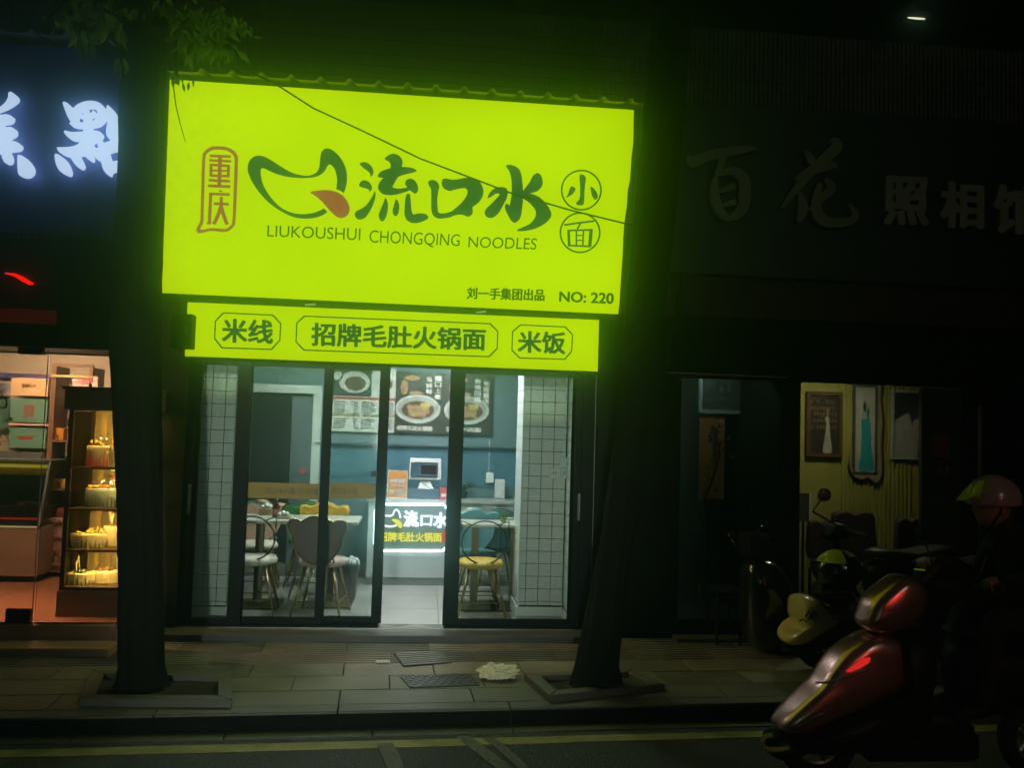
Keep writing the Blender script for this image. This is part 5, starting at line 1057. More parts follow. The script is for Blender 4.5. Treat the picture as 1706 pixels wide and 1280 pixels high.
flatbox("notice_sheet", "tall white notice sheet behind the shelves", "notice", 91, 637, 116, 700, 1.93, .006, PAP, ex_lines, "white notices on the bakery wall"); flatbox("notice_sheet", "white notice sheet at the far left edge", "notice", -12, 637, 17, 660, 1.93, .006, PAP, ex_lines, "white notices on the bakery wall"); flatbox("notice_sheet", "pale green notice sheet behind the brush lettering at the left edge", "notice", -12, 664, 14, 716, 1.93, .006, GBX, None, "white notices on the bakery wall")
def ex_pic(t, a, b, Y): m = MB(); disc(m, (a.x+b.x)/2, (a.z+b.z)/2, .05, .025, Y, .001, wob=.3); disc(m, (a.x+b.x)/2+.05, (a.z+b.z)/2+.01, .025, .02, Y, .0016, wob=.3); obj("flower_print", m, mat("pink print", (.45, .15, .15), .5), t)
flatbox("small_picture", "pink and white picture leaning on top of the shelves", "picture", 121, 626, 162, 647, 1.5, .02, mat("cream picture", (.5, .4, .34), .5), ex_pic)
lampobj("bakery_ceiling_lamp", "warm ceiling lamp of the bakery", -3.2, .7, 2.70, .5, .5, (1, .62, .42), 190, "ceiling lamps of the bakery")

lampobj("bakery_ceiling_lamp", "warm ceiling lamp above the bakery entrance", -2.9, -.12, 2.70, .6, .2, (1, .50, .28), 260, "ceiling lamps of the bakery")

# ================================================================ PHOTO STUDIO (right)
st_ = thing("photo_studio", "dim photo studio room with yellow green walls right of the noodle shop", "shop", (3.5, 0, 0))
YWL = 1.5; YG2 = mat("yellow green wallpaper", (.30, .285, .06), .7, 0, .1, 3)
obj("floor", MB().box(2.27, 6.5, -.2, YWL, -.02, .03), STONED, st_)
obj("back_wall", MB().box(3.242, 6.2, YWL, YWL+.1, .03, 2.6), YG2, st_); obj("partition", MB().box(3.20, 3.24, .04, YWL, .03, 2.5), DARKM, st_); obj("ceiling", MB().box(2.2, 6.2, 0.02, YWL+.1, 2.5, 2.55), DARKM, st_)
obj("left_back_wall", MB().box(2.2, 3.198, YWL, YWL+.1, .03, 2.6), mat("grey green wall", (.08, .10, .09), .7), st_)
obj("side_wall", MB().box(2.21, 2.25, .05, YWL, .03, 2.5), mat("grey green wall", (.08, .10, .09), .7), st_)
m = MB(); x = XY(1402, YWL, 700)
while x < 5.2: m.box(x, x+.022, YWL-.016, YWL-.001, .03, 2.5); x += .045
obj("wall_rib", m, YG2, st_, kind="stuff")
obj("roller_shutter", MB().box(2.27, 6.2, -.06, .02, 2.11, 2.9), DARKM, st_)
SB = mat("near black signboard", (.007, .008, .006), .5, 0, .2)
t = thing("studio_signboard", "dark unlit signboard with raised grey characters of the photo studio", "sign", (4, -.2, 2.9)); obj("board", MB().box(2.1, 7, -.2, -.1, 2.95, 4.36), SB, t)
fn2 = lambda u, v: onY(u, v, -.26); kq = 2.641; j_ = lambda p: S(p, 1060, 180, kq)
RG = mat("grey raised letters", (.42, .38, .28), .45, 0, .25, 9); RG2 = mat("dull raised letters", (.28, .26, .16), .45, 0, .25, 9)
m = MB(); strokes(m, [(j_(p), [q_*1.45/kq for q_ in wd]) for p, wd in (([(228,205),(250,235),(330,205),(440,185),(530,175)], [6,34,30,26,10]), ([(385,200),(372,250),(352,290)], [22,18,8]), ([(350,300),(345,380),(370,450),(410,490)], [12,28,26,14]), ([(355,295),(430,275),(475,320),(475,420),(440,470),(400,488)], [10,26,34,34,26,12]), ([(360,370),(420,345),(440,355)], [8,18,8]), ([(375,430),(440,410)], [10,20]))], fn2, NB, -.05, .0, .0008); obj("character", m, RG2, t)
m = MB(); strokes(m, [(j_(p), [q_*1.45/kq for q_ in wd]) for p, wd in (([(700,310),(780,270),(860,250),(880,262)], [10,30,26,8]), ([(860,135),(885,165),(830,220),(760,290),(700,360),(640,440)], [16,34,30,26,22,8]), ([(745,185),(770,225),(790,250)], [10,24,8]), ([(720,370),(735,440),(715,500)], [12,30,14]), ([(830,310),(860,350),(800,410),(760,450)], [12,26,20,6]), ([(810,330),(790,410),(810,480),(870,505),(940,495),(965,465),(935,420)], [14,28,34,30,26,20,6]))], fn2, NB, -.05, .0, .0008); obj("character", m, RG2, t)
for ch_, q_ in (("照", (1472, 290, 1548, 375)), ("相", (1566, 299, 1640, 380)), ("馆", (1655, 304, 1738, 390))):
    m = MB(); put_text(m, ch_, [onY(q_[0], q_[1], -.26), onY(q_[2], q_[1]+4, -.26), onY(q_[2], q_[3]+3, -.26), onY(q_[0], q_[3], -.26)], NB, .045, -.05, .0); obj("character", m, RG, t)
t = thing("red_fascia", "dark red fascia strip with faint digits under the studio signboard", "fascia", (4, -.12, 2.4)); obj("strip", MB().box(2.27, 7, -.13, -.07, 2.62, 2.93), mat("dark red fascia", (.04, .004, .003), .6), t)
m = MB(); put_text(m, "1772200", [onY(1460, 484, -.13), onY(1610, 492, -.13), onY(1610, 512, -.13), onY(1460, 505, -.13)], NB, .0, .001, .004); obj("fascia_lettering", m, mat("faint red digits", (.10, .015, .01), .6), t)
# studio glazing
t = thing("glazed_shopfront", "dark framed glass front of the photo studio", "shopfront", (2.3, 0, .03)); sx = lambda px: XY(px, 0, 800)
for (u_, v_) in ((sx(1122), sx(1131)), (sx(1300), sx(1330)), (sx(1603), sx(1625))): obj("post", MB().box(u_, v_, -.03, .03, .03, 2.108), BLACKAL, t)
obj("bottom_rail", MB().box(sx(1131), sx(1300), -.03, .03, .03, .14), BLACKAL, t); obj("pane", MB().box(sx(1131), sx(1300), -.003, .003, .1405, 2.108), GLASS, t); obj("sill", MB().box(sx(1122), sx(1625), -.06, .06, .0, .028), STONED, t); obj("rail_line", MB().box(2.2, 3.2, -.07, -.061, 2.14, 2.146), GREYM, t)
t = thing("studio_door", "dark open door leaf with a red paper square right of the pictures", "door", (sx(1535), .0, .03)); obj("leaf", MB().box(sx(1535), sx(1603)-.002, .0, .04, .03, 2.1), mat("dark grey door", (.022, .026, .03), .4), t); a1, b1 = onY(1553, 722, 0), onY(1582, 763, 0); obj("paper_square", MB().box(a1.x, b1.x, -.003, -.0005, b1.z, a1.z), mat("dark red paper", (.12, .012, .01), .6), t)
for q_ in (1562, 1573): a1, b1 = onY(q_, 776, 0), onY(q_+7, 790, 0); obj("switch_plate", MB().box(a1.x, b1.x, -.012, -.0005, b1.z, a1.z), mat("grey switch", (.10, .10, .09), .5), t)
# framed pictures
def framed(nm, lab, x0, y0, x1, y1, fr, Y, pm, fw_=.03):
    a1, b1 = onY(x0, y0, Y), onY(x1, y1, Y); t = thing(nm, lab, "picture", (a1.x, Y, b1.z), "framed pictures in the photo studio")
    xx0, xx1, z0, z1 = a1.x, b1.x, b1.z, a1.z
    obj("frame", MB().box(xx0, xx1, Y-.03, Y, z1-fw_, z1).box(xx0, xx1, Y-.03, Y, z0, z0+fw_).box(xx0, xx0+fw_, Y-.03, Y, z0+fw_, z1-fw_).box(xx1-fw_, xx1, Y-.03, Y, z0+fw_, z1-fw_), fr, t)
    obj("print", MB().box(xx0+fw_, xx1-fw_, Y-.012, Y-.004, z0+fw_, z1-fw_), pm, t); return t, xx0+fw_, xx1-fw_, z0+fw_, z1-fw_
YP = YWL-.02
BRF = mat("brown wood frame", (.09, .045, .02), .4); WF = mat("grey white frame", (.32, .36, .34), .4)
t, a1, b1, z0, z1 = framed("wedding_picture", "brown framed dark picture of a figure in a white gown before bookshelves", 1343, 652, 1401, 762, BRF, YP, mat("dark library print", (.03, .02, .012), .5, 0, .8, 30), .035)
f_ = lambda P: [(a1+(b1-a1)*u, z0+(z1-z0)*v) for u, v in P]
def pf(nm, loops, m_, t, Y, d=.001):
    m = MB(); 
    for i, lp in enumerate(loops): vs, fs = fill([spline(lp, 4)]); raise_flat(m, vs, fs, lambda u, v: Vector((u, Y-.012, v)), NB, d, d+.0004+.0002*i)
    obj(nm, m, m_, t)
pf("gown_print", [f_([(.55,.62),(.66,.62),(.68,.45),(.74,.2),(.78,.02),(.48,.02),(.52,.25),(.57,.45)])], mat("gown print", (.34, .33, .26), .5), t, YP); pf("head_print", [f_([(.58,.72),(.62,.76),(.66,.72),(.64,.64),(.6,.64)])], mat("skin print", (.25, .16, .1), .5), t, YP)
m = MB()
for r in range(5):
    for c in range(9):
        if random.random() < .8: x_ = a1+(b1-a1)*(.04+.105*c); z = z0+(z1-z0)*(.42+.11*r); m.box(x_, x_+.018, YP-.0128, YP-.0123, z, z+.035)
obj("book_print", m, mat("book print", (.13, .085, .045), .5), t, kind="stuff")
t, a1, b1, z0, z1 = framed("dress_picture", "tall ornate framed picture of a figure in a turquoise dress", 1420, 641, 1459, 790, mat("dark grey frame", (.07, .07, .05), .4), YP, mat("pale print", (.40, .42, .36), .5, 0, .1), .02)
pf("dress_print", [f_([(.35,.58),(.5,.62),(.6,.55),(.66,.4),(.82,.32),(.95,.1),(.95,.02),(.25,.02),(.32,.2),(.36,.4)]), f_([(.6,.7),(.7,.7),(.8,.5),(.85,.35),(.62,.4)])], mat("turquoise print", (.03, .30, .36), .5, 0, .25, 12), t, YP); pf("hair_print", [f_([(.42,.80),(.5,.82),(.56,.78),(.54,.72),(.44,.73)]), f_([(.66,.74),(.72,.75),(.74,.7),(.66,.69)])], DK, t, YP, .002)
OR = mat("ornate cream carving", (.28, .24, .16), .5); m = MB(); e0, e1 = onY(1416, 640, YP), onY(1467, 805, YP)
pf("carved_surround", [], OR, t, YP) if False else None
rim = [onY(*q, YP-.02) for q in ((1415, 760), (1414, 780), (1422, 795), (1435, 800), (1446, 796), (1458, 806), (1466, 800), (1470, 780), (1468, 740), (1471, 700), (1466, 660), (1470, 641))]
vs, fs = fill([[(p.x, p.z) for p in rim]+[(onY(1458, 641, YP).x+.02, onY(1458, 641, YP).z), (onY(1459, 790, YP).x, onY(1459, 791, YP).z), (onY(1421, 790, YP).x, onY(1421, 791, YP).z)]]); raise_flat(m, vs, fs, lambda u, v: Vector((u, YP-.01, v)), NB, 0, .012); obj("carved_surround", m, OR, t)
obj("dark_edge", MB().tube(rim, .012, 6), BRF, t, smooth=True)
t, a1, b1, z0, z1 = framed("portrait_picture", "pale framed portrait with dark hair and a flower headdress", 1484, 650, 1552, 767, WF, YP, mat("dark portrait print", (.03, .03, .035), .5, 0, .3, 5), .025)
pf("fan_print", [f_([(.0,.02),(.0,.5),(.2,.62),(.42,.68),(.5,.5),(.6,.3),(.62,.02)])], mat("pale fan print", (.36, .35, .33), .5), t, YP); pf("face_print", [f_([(.52,.5),(.62,.62),(.8,.62),(.92,.5),(.9,.25),(.75,.12),(.6,.22)])], mat("pale face print", (.42, .3, .28), .5), t, YP, .002); pf("hair_print", [f_([(.45,.7),(.6,.78),(.85,.74),(.95,.6),(.9,.55),(.78,.62),(.62,.6),(.5,.6)])], mat("hair print", (.05, .05, .06), .5), t, YP, .003); pf("lip_print", [f_([(.62,.27),(.67,.3),(.72,.27),(.67,.24)]), f_([(.62,.46),(.68,.48),(.72,.46),(.68,.44)])], REDP, t, YP, .004)
# left window: framed print, orange banner with branches
t, a1, b1, z0, z1 = framed("forest_picture", "white framed grey forest picture high behind the left studio window", 1164, 615, 1272, 692, mat("pale frame", (.24, .30, .28), .4), 1.0, mat("grey forest print", (.06, .07, .06), .6, 0, .8, 25), .035)
a1, b1 = onY(1165, 692, 1.0), onY(1205, 832, 1.0); t = thing("orange_scroll", "orange hanging scroll with black brush characters behind the studio window", "scroll", (a1.x, 1.0, b1.z)); obj("scroll", MB().box(a1.x, b1.x, .99, 1.0, b1.z, a1.z), mat("orange silk", (.30, .12, .025), .6, 0, .15, 6), t)
m = MB(); strokes(m, [([(1186+random.uniform(-3, 3), y_), (1194+random.uniform(-3, 3), y_+4), (1188, y_+8)], 3.0) for y_ in range(712, 766, 7)], lambda u, v: onY(u, v, .988), NB, 0, .0005); obj("brush_characters", m, DK, t)
p = onY(1185, 900, .6); t = thing("dried_branch", "dark leafy branches in front of the orange scroll", "plant", (p.x, .6, .03)); stm = [onY(1178, 1040, .6), onY(1182, 900, .6), onY(1175, 830, .6), onY(1190, 790, .6), onY(1200, 755, .6), onY(1192, 715, .6)]
obj("stem", MB().tube(stm, [.02, .015, .012, .01, .008, .004], 6), BARK, t); 
for i in range(60):
    s_ = random.uniform(1.5, 5); a2 = int(s_); q_ = stm[min(a2, 4)].lerp(stm[min(a2+1, 5)], s_-a2)+Vector((random.gauss(0, .05), random.gauss(0, .04), random.gauss(0, .04)))
    obj("leaf", MB().ball(q_, (.018, .006, .012), 5, 3, Matrix.Rotation(random.uniform(0, 3), 3, 'Y')), PLM, t)
# chair backs in the studio
def schair(lab, px0, py0, px1, Y, leg=True):
    a1, b1 = XY(px0, Y, 880), XY(px1, Y, 880); zt2 = onY((px0+px1)/2, py0, Y).z; w_ = b1-a1; t = thing("armchair", lab, "chair", (a1, Y, .03), "dark chairs in the photo studio"); MR = mat("maroon upholstery", (.03, .008, .01), .7, 0, .2, 8)
    P = [(a1+w_*.05, .5), (a1, zt2-.12), (a1+w_*.06, zt2-.02), (a1+w_*.3, zt2), (a1+w_*.5, zt2-.025), (a1+w_*.7, zt2), (a1+w_*.94, zt2-.02), (b1, zt2-.12), (b1-w_*.05, .5)]
    P = spline(P[:1]+P[1:], 3); vs = []; n = len(P)
    for yy, k2 in ((-.04, .94), (-.025, 1), (.025, 1), (.04, .94)): cx_ = (a1+b1)/2; cz_ = (zt2+.5)/2; vs += [(cx_+(p[0]-cx_)*k2, Y+yy, cz_+(p[1]-cz_)*k2) for p in P]
    m = MB().add(vs, [(i*n+j, i*n+(j+1) % n, (i+1)*n+(j+1) % n, (i+1)*n+j) for i in range(3) for j in range(n)]+[tuple(range(n))[::-1], tuple(range(3*n, 4*n))]); obj("backrest", m, MR, t)
    obj("seat", MB().box(a1, b1, Y-.42, Y-.045, .40, .50), MR, t, bevel=.02)
    for x_ in (a1+.03, b1-.03):
        for y_ in (Y-.38, Y): obj("leg", MB().tube([(x_, y_, .03), (x_, y_, .40)], .015, 6), DARKM, t)
schair("dark maroon chair below the brown framed picture", 1386, 852, 1456, .9); schair("dark maroon chair low beside the studio post", 1345, 868, 1392, 1.1); schair("dark chair by the open studio door", 1492, 863, 1536, .7)
p = onY(1474, 960, .8); t = thing("potted_grass", "small dark spiky plant between the studio chairs", "plant", (p.x, .8, .03)); obj("pot", MB().lathe((p.x, .8, .03), [(.07, 0), (.1, .3), (.09, .3)], 12), DARKM, t)
for i in range(12): a2 = i*2.4; b_0 = Vector((p.x, .8, .33)); dd = Vector((math.cos(a2)*.3, math.sin(a2)*.3, 1)); obj("leaf", MB().tube([b_0, b_0+dd*.15, b_0+dd*random.uniform(.25, .38)], [.006, .012, .001], 4), PLM, t)
a1, b1 = onY(1329, 822, 1.2), onY(1352, 870, 1.2); t = thing("price_stand", "pale printed stand beside the studio post", "stand", (a1.x, 1.2, .03)); obj("post", MB().box((a1.x+b1.x)/2-.01, (a1.x+b1.x)/2+.01, 1.22, 1.24, .03, a1.z), DARKM, t); obj("board", MB().box(a1.x, b1.x, 1.2, 1.215, b1.z, a1.z), mat("olive print", (.035, .04, .02), .6, 0, .6, 30), t); obj("edge", MB().box(b1.x-.03, b1.x, 1.19, 1.199, b1.z, a1.z), mat("pale print", (.40, .42, .36), .5), t)
lampobj("studio_ceiling_lamp", "dim ceiling lamp of the photo studio", 4.1, .7, 2.46, .4, .4, (1, .95, .6), 17, "ceiling lamps of the photo studio")
lampobj("studio_ceiling_lamp", "dim ceiling lamp behind the left studio window", 2.7, .7, 2.46, .2, .2, (.8, 1, .95), 4, "ceiling lamps of the photo studio")

# ================================================================ TREES
def leafmat():
    m = bpy.data.materials.new("tree leaf"); m.use_nodes = True; nt = m.node_tree; b = nt.nodes["Principled BSDF"]; b.inputs["Roughness"].default_value = .4
    oi = nt.nodes.new("ShaderNodeObjectInfo"); rp = nt.nodes.new("ShaderNodeValToRGB"); rp.color_ramp.elements[0].color = (.06, .15, .02, 1); rp.color_ramp.elements[1].color = (.34, .58, .10, 1); nt.links.new(oi.outputs["Random"], rp.inputs[0]); nt.links.new(rp.outputs[0], b.inputs["Base Color"])
    tr = nt.nodes.new("ShaderNodeBsdfTranslucent"); nt.links.new(rp.outputs[0], tr.inputs[0]); mx = nt.nodes.new("ShaderNodeMixShader"); mx.inputs[0].default_value = .45; nt.links.new(b.outputs[0], mx.inputs[1]); nt.links.new(tr.outputs[0], mx.inputs[2]); nt.links.new(mx.outputs[0], nt.nodes["Material Output"].inputs[0]); return m
LM = leafmat()
def leafmesh():
    me = bpy.data.meshes.new("leaf"); prof = [(0, 0), (.10, .35), (.14, .6), (.12, .8), (0, 1.15)]; prof = [(0, 0), (.17, .3), (.24, .55), (.17, .85), (0, 1.1)]
    vs = [(0, 0, 0)]; fs = []
    for (w_, l_) in prof[1:-1]: vs += [(-w_*.75, l_, .07-.05*l_), (0, l_, -.03*l_), (w_*.75, l_, .07-.05*l_)]
    vs.append((0, 1.12, -.08)); fs = [(0, 1, 2), (0, 2, 3), (1, 4, 5, 2), (2, 5, 6, 3), (4, 7, 8, 5), (5, 8, 9, 6), (7, 10, 8), (8, 10, 9)]
    me.from_pydata(vs, [], fs); me.update(); me.materials.append(LM); return me
LME = leafmesh()
def leaf_at(p, size, t, down=.7):
    o = bpy.data.objects.new("leaf", LME); col.objects.link(o); o.parent = t; o.location = Vector(p)-WL[t.name]
    d = Vector((random.gauss(0, .5), random.gauss(0, .35), -down+random.gauss(0, .35))).normalized(); x = d.cross(Vector((random.gauss(0, .3), -1, random.gauss(0, .3)))).normalized(); z = x.cross(d)
    o.matrix_local = Matrix.Translation(Vector(p)-WL[t.name]) @ Matrix((x, d, z)).transposed().to_4x4() @ Matrix.Diagonal((size*random.uniform(.8, 1.1), size, size, 1))
def trunk(pts, rs, seed):
    random.seed(seed); P = spline([(i, p) for i, p in enumerate(range(len(pts)))], 1) if False else None; out = []; R = []
    for i in range(len(pts)-1):
        for s_ in range(6): q_ = s_/6; out.append(Vector(pts[i]).lerp(Vector(pts[i+1]), q_)); R.append(rs[i]*(1-q_)+rs[i+1]*q_)
    out.append(Vector(pts[-1])); R.append(rs[-1]); n = 54; m = MB(); vs = []; fs = []
    ph = [random.uniform(0, 6) for _ in range(4)]
    for i, p in enumerate(out):
        for k in range(n): a2 = 2*math.pi*k/n; r = R[i]*(1+.05*math.sin(3*a2+ph[0]+i*.12)+.035*math.sin(7*a2+ph[1])+.03*math.sin(11*a2+ph[2]+i*.3)+.045*abs(math.sin(9*a2+ph[3]+.5*math.sin(i*.7)))+random.uniform(-.03, .03)+(.10*math.exp(-i*.9)*(.6+.4*math.sin(4*a2+ph[1])))); vs.append(p+Vector((r*math.cos(a2), r*math.sin(a2), 0)))
    for i in range(len(out)-1):
        for k in range(n): fs.append((i*n+k, i*n+(k+1) % n, (i+1)*n+(k+1) % n, (i+1)*n+k))
    fs += [tuple(range(n))[::-1], tuple(range((len(out)-1)*n, len(out)*n))]; return m.add(vs, fs)
YT1 = -1.42; tr1 = thing("street_tree", "leafy street tree whose dark trunk stands left of the noodle shop", "tree", (onY(236, 1145, YT1).x, YT1, 0), "street trees on the pavement")
def tp(l, r_, y, Y): a1, b1 = onY(l, y, Y), onY(r_, y, Y); return (a1+b1)/2, (b1.x-a1.x)/2
T1 = [tp(192, 276, 1150, YT1), tp(198, 270, 1110, YT1), tp(200, 269, 950, YT1), tp(199, 268, 860, YT1), tp(193, 268, 700, YT1), tp(187, 267, 590, YT1), tp(190, 265, 500, YT1), tp(199, 267, 300, YT1), tp(202, 272, 100, YT1), tp(205, 276, -60, YT1), tp(210, 276, -300, YT1)]
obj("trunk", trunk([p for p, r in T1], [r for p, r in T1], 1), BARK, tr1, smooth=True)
BR_ = [[(240, 20), (180, -20), (120, -10), (80, 30)], [(240, 60), (205, 30), (170, 15), (130, 20)], [(255, -10), (310, -20), (370, 5), (405, 40)], [(262, 60), (300, 35), (345, 62), (372, 80)], [(255, 30), (292, 60), (293, 100), (296, 130)], [(245, 60), (225, 70), (212, 90), (205, 105)]]
for i, b in enumerate(BR_):
    pp = [onY(x_, y_, YT1-.1-.05*j+(.0 if i % 2 else .1)*j) for j, (x_, y_) in enumerate(b)]
    obj("branch", MB().tube(pp, [.03, .012, .007, .003], 6), BARK, tr1)
random.seed(21); n_l = 0
for (cx_, cy_, sx_, sy_, n_, sz) in ((250, 5, 30, 12, 20, .09), (140, 60, 14, 12, 8, .1), (160, 12, 40, 16, 46, .075), (185, 45, 22, 14, 20, .085), (115, 35, 22, 12, 14, .06), (215, 18, 18, 10, 16, .06), (330, 30, 35, 20, 56, .075), (375, 35, 25, 18, 34, .055), (320, 70, 24, 14, 26, .09), (365, 80, 22, 10, 16, .085), (410, 45, 10, 14, 12, .05), (206, 98, 12, 12, 10, .07), (296, 122, 9, 7, 10, .05)):
    for i in range(int(n_*1.5)): leaf_at(onY(random.gauss(cx_, sx_*.6), random.gauss(cy_, sy_*.6), YT1-.1+random.uniform(-.3, .3)), sz*random.uniform(.7, 1.35), tr1)
for (x_, y_) in ((304, 137), (315, 136), (298, 128), (322, 130)): leaf_at(onY(x_, y_, -1.1), .055, tr1, 3.0)
obj("twig", MB().tube([onY(289, 143, -1.1), onY(293, 175, -1.1), onY(300, 205, -1.1), onY(309, 236, -1.1)], [.004, .0035, .003, .002], 5), BARK, tr1)
YT2 = -1.38; tr2 = thing("street_tree", "leaning street tree whose dark trunk stands right of the noodle shop", "tree", (onY(995, 1140, YT2).x, YT2, 0), "street trees on the pavement")
T2 = [tp(954, 1038, 1150, YT2), tp(961, 1030, 1110, YT2), tp(981, 1038, 1005, YT2), tp(1002, 1054, 899, YT2), tp(1015, 1068, 802, YT2), tp(1028, 1084, 705, YT2), tp(1042, 1100, 560, YT2), tp(1058, 1118, 400, YT2), tp(1074, 1136, 220, YT2), tp(1086, 1152, 50, YT2), tp(1100, 1160, -100, YT2), tp(1110, 1160, -300, YT2)]
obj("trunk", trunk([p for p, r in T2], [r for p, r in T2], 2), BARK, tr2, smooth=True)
for b in ([(1100, -60), (1160, -130), (1260, -180)], [(1100, -90), (1040, -160), (960, -200)]): obj("branch", MB().tube([onY(x_, y_, YT2-.2*j) for j, (x_, y_) in enumerate(b)], [.04, .02, .006], 6), BARK, tr2)
for i in range(60): leaf_at(onY(random.gauss(1110, 110), random.gauss(-190, 40), YT2+random.uniform(-.6, .4)), .08, tr2)

# ================================================================ SCOOTERS AND RIDER
BLKP = mat("black moulded plastic", (.007, .007, .008), .5, 0, .1, spec=.2); TYR = mat("black tyre", (.012, .012, .012), .85); CHR = mat("dark chrome", (.35, .35, .36), .18, 1, 0)
def wheel(t, x, y, z, r):
    m = MB(); n, k_ = 28, 8; vs = []; fs = []
    for i in range(n):
        a2 = 2*math.pi*i/n
        for j in range(k_): b2 = 2*math.pi*j/k_; rr = r-.045+.045*math.cos(b2); vs.append((x+rr*math.cos(a2), y+.045*math.sin(b2), z+rr*math.sin(a2)))
    for i in range(n):
        for j in range(k_): fs.append((i*k_+j, i*k_+(j+1) % k_, ((i+1) % n)*k_+(j+1) % k_, ((i+1) % n)*k_+j))
    w_ = obj("wheel", m.add(vs, fs), TYR, t, smooth=True)
    h = MB(); h.tube([(x, y-.05, z), (x, y+.05, z)], .035, 12)
    for i in range(5): a2 = 2*math.pi*i/5; h.tube([(x, y, z), (x+(r-.08)*math.cos(a2), y, z+(r-.08)*math.sin(a2))], .012, 6)
    obj("rim", h.loop([(x+(r-.085)*math.cos(2*math.pi*i/24), y, z+(r-.085)*math.sin(2*math.pi*i/24)) for i in range(24)], .014, 6), GREYM, w_)
def frompx(P, Y, k=2.462, ox=1180, oy=760, n=3): return spline([(lambda q: (q.x, q.z))(onY(ox+p[0]/k, oy+p[1]/k, Y)) for p in P], n)
def scooter_common(t, x0, Y, g, paint, L=1.75):
    """x0 nose, g ground height; the machine faces -X"""
    wheel(t, x0+.28, Y, g+.21, .21); wheel(t, x0+L-.28, Y, g+.21, .21)
    obj("footboard", MB().box(x0+.55, x0+1.05, Y-.14, Y+.14, g+.26, g+.32), BLKP, t, bevel=.02)
    obj("battery_box", MB().box(x0+.50, x0+1.1, Y-.10, Y+.10, g+.12, g+.26), BLKP, t, bevel=.02)
    obj("seat", MB().puff(spline([(x0+.98, g+.74), (x0+1.05, g+.80), (x0+1.3, g+.78), (x0+1.6, g+.83), (x0+1.72, g+.80), (x0+1.66, g+.73), (x0+1.3, g+.71)], 3), Y, .14), BLKP, t, smooth=True)
    obj("rear_body", MB().puff(spline([(x0+1.0, g+.70), (x0+.98, g+.5), (x0+1.05, g+.32), (x0+1.25, g+.36), (x0+1.5, g+.46), (x0+1.8, g+.66), (x0+1.74, g+.74), (x0+1.3, g+.70)], 3), Y, .15), BLKP, t, smooth=True)
    obj("fork", MB().tube([(x0+.28, Y-.07, g+.21), (x0+.36, Y-.06, g+.42)], .016, 8), DARKM, t); obj("fork", MB().tube([(x0+.28, Y+.07, g+.21), (x0+.36, Y+.06, g+.42)], .016, 8), DARKM, t)
# moving scooter in the foreground
YA = -2.6; XA = 2.0; GA = RZ; PA = mat("metallic rose scooter paint", (.66, .34, .31), .27, .9, .06, coat=.5)
sc1 = thing("rider_scooter", "pale scooter ridden past in the right foreground, washed in red light", "scooter", (XA, YA, GA))
scooter_common(sc1, XA, YA, GA, PA)
AP = [(275,1115),(300,1060),(380,980),(440,925),(480,860),(530,800),(590,755),(640,728),(700,722),(770,745),(830,800),(845,860),(810,910),(700,970),(600,1020),(500,1060),(400,1110),(340,1130)]
obj("front_apron", MB().puff(frompx(AP, YA), YA, .125, 17, 4.2), PA, sc1, smooth=True)
CW = [(630,640),(650,590),(700,540),(760,495),(800,488),(860,520),(870,580),(850,640),(800,690),(720,720),(650,715),(620,680)]
obj("headlamp_cowl", MB().puff(frompx(CW, YA), YA, .115, 15, 3.6), PA, sc1, smooth=True)
obj("inner_shield", MB().puff(frompx([(740,740),(860,700),(900,820),(880,960),(800,1040),(600,1090),(560,1060),(700,1000),(850,890)], YA), YA, .17), BLKP, sc1, smooth=True)
obj("side_skirt", MB().puff(frompx([(280,1150),(340,1140),(480,1080),(700,985),(860,900),(900,1000),(860,1120),(600,1200),(420,1210),(330,1200)], YA), YA, .15), BLKP, sc1, smooth=True)
tf = lambda P, dy: [(lambda q: Vector((q.x, YA+dy, q.z)))(onY(1180+p[0]/2.462, 760+p[1]/2.462, YA+dy)) for p in P]
obj("fender_lip", MB().tube(tf([(330,1200),(290,1206),(250,1205),(225,1195),(220,1172),(235,1150),(262,1148)], -.10), .012, 8), mat("fender edge lime reflection", (.4, .5, .1), .25, 0, 0, coat=1), sc1, smooth=True)  # lime reflection of the sign put into the fender lip's colour
obj("fender", MB().puff(frompx([(232,1150),(280,1130),(340,1150),(400,1200),(330,1235),(260,1230)], YA), YA, .09), BLKP, sc1, smooth=True)
obj("trim_line", MB().tube(tf([(440,930),(470,932),(520,925),(580,902),(640,880)], -.128), .006, 6), CHR, sc1); obj("trim_line", MB().tube(tf([(370,1115),(410,1090),(450,1065),(475,1056)], -.165), .007, 6), CHR, sc1)
vs, fs = fill([[(q.x, q.z) for q in [onY(1180+p[0]/2.462, 760+p[1]/2.462, YA-.125) for p in [(565,885),(600,858),(640,830),(665,828),(660,848),(620,872),(580,888)]]]]); m = MB(); raise_flat(m, vs, fs, lambda u, v: Vector((u, YA-.125, v)), NB, -.03, .004); obj("turn_signal", m, emat("red signal", (1, .03, .02), .9), sc1)
hp = tf([(870,520),(960,440),(1000,410)], 0); obj("handlebar_stem", MB().tube([hp[0], hp[1]], .03, 8), BLKP, sc1)
hb = onY(1596, 962, YA); obj("handlebar", MB().tube([hb+Vector((0, -.32, 0)), hb+Vector((-.03, -.1, .02)), hb+Vector((-.03, .1, .02)), hb+Vector((0, .32, 0))], .013, 8), DARKM, sc1)
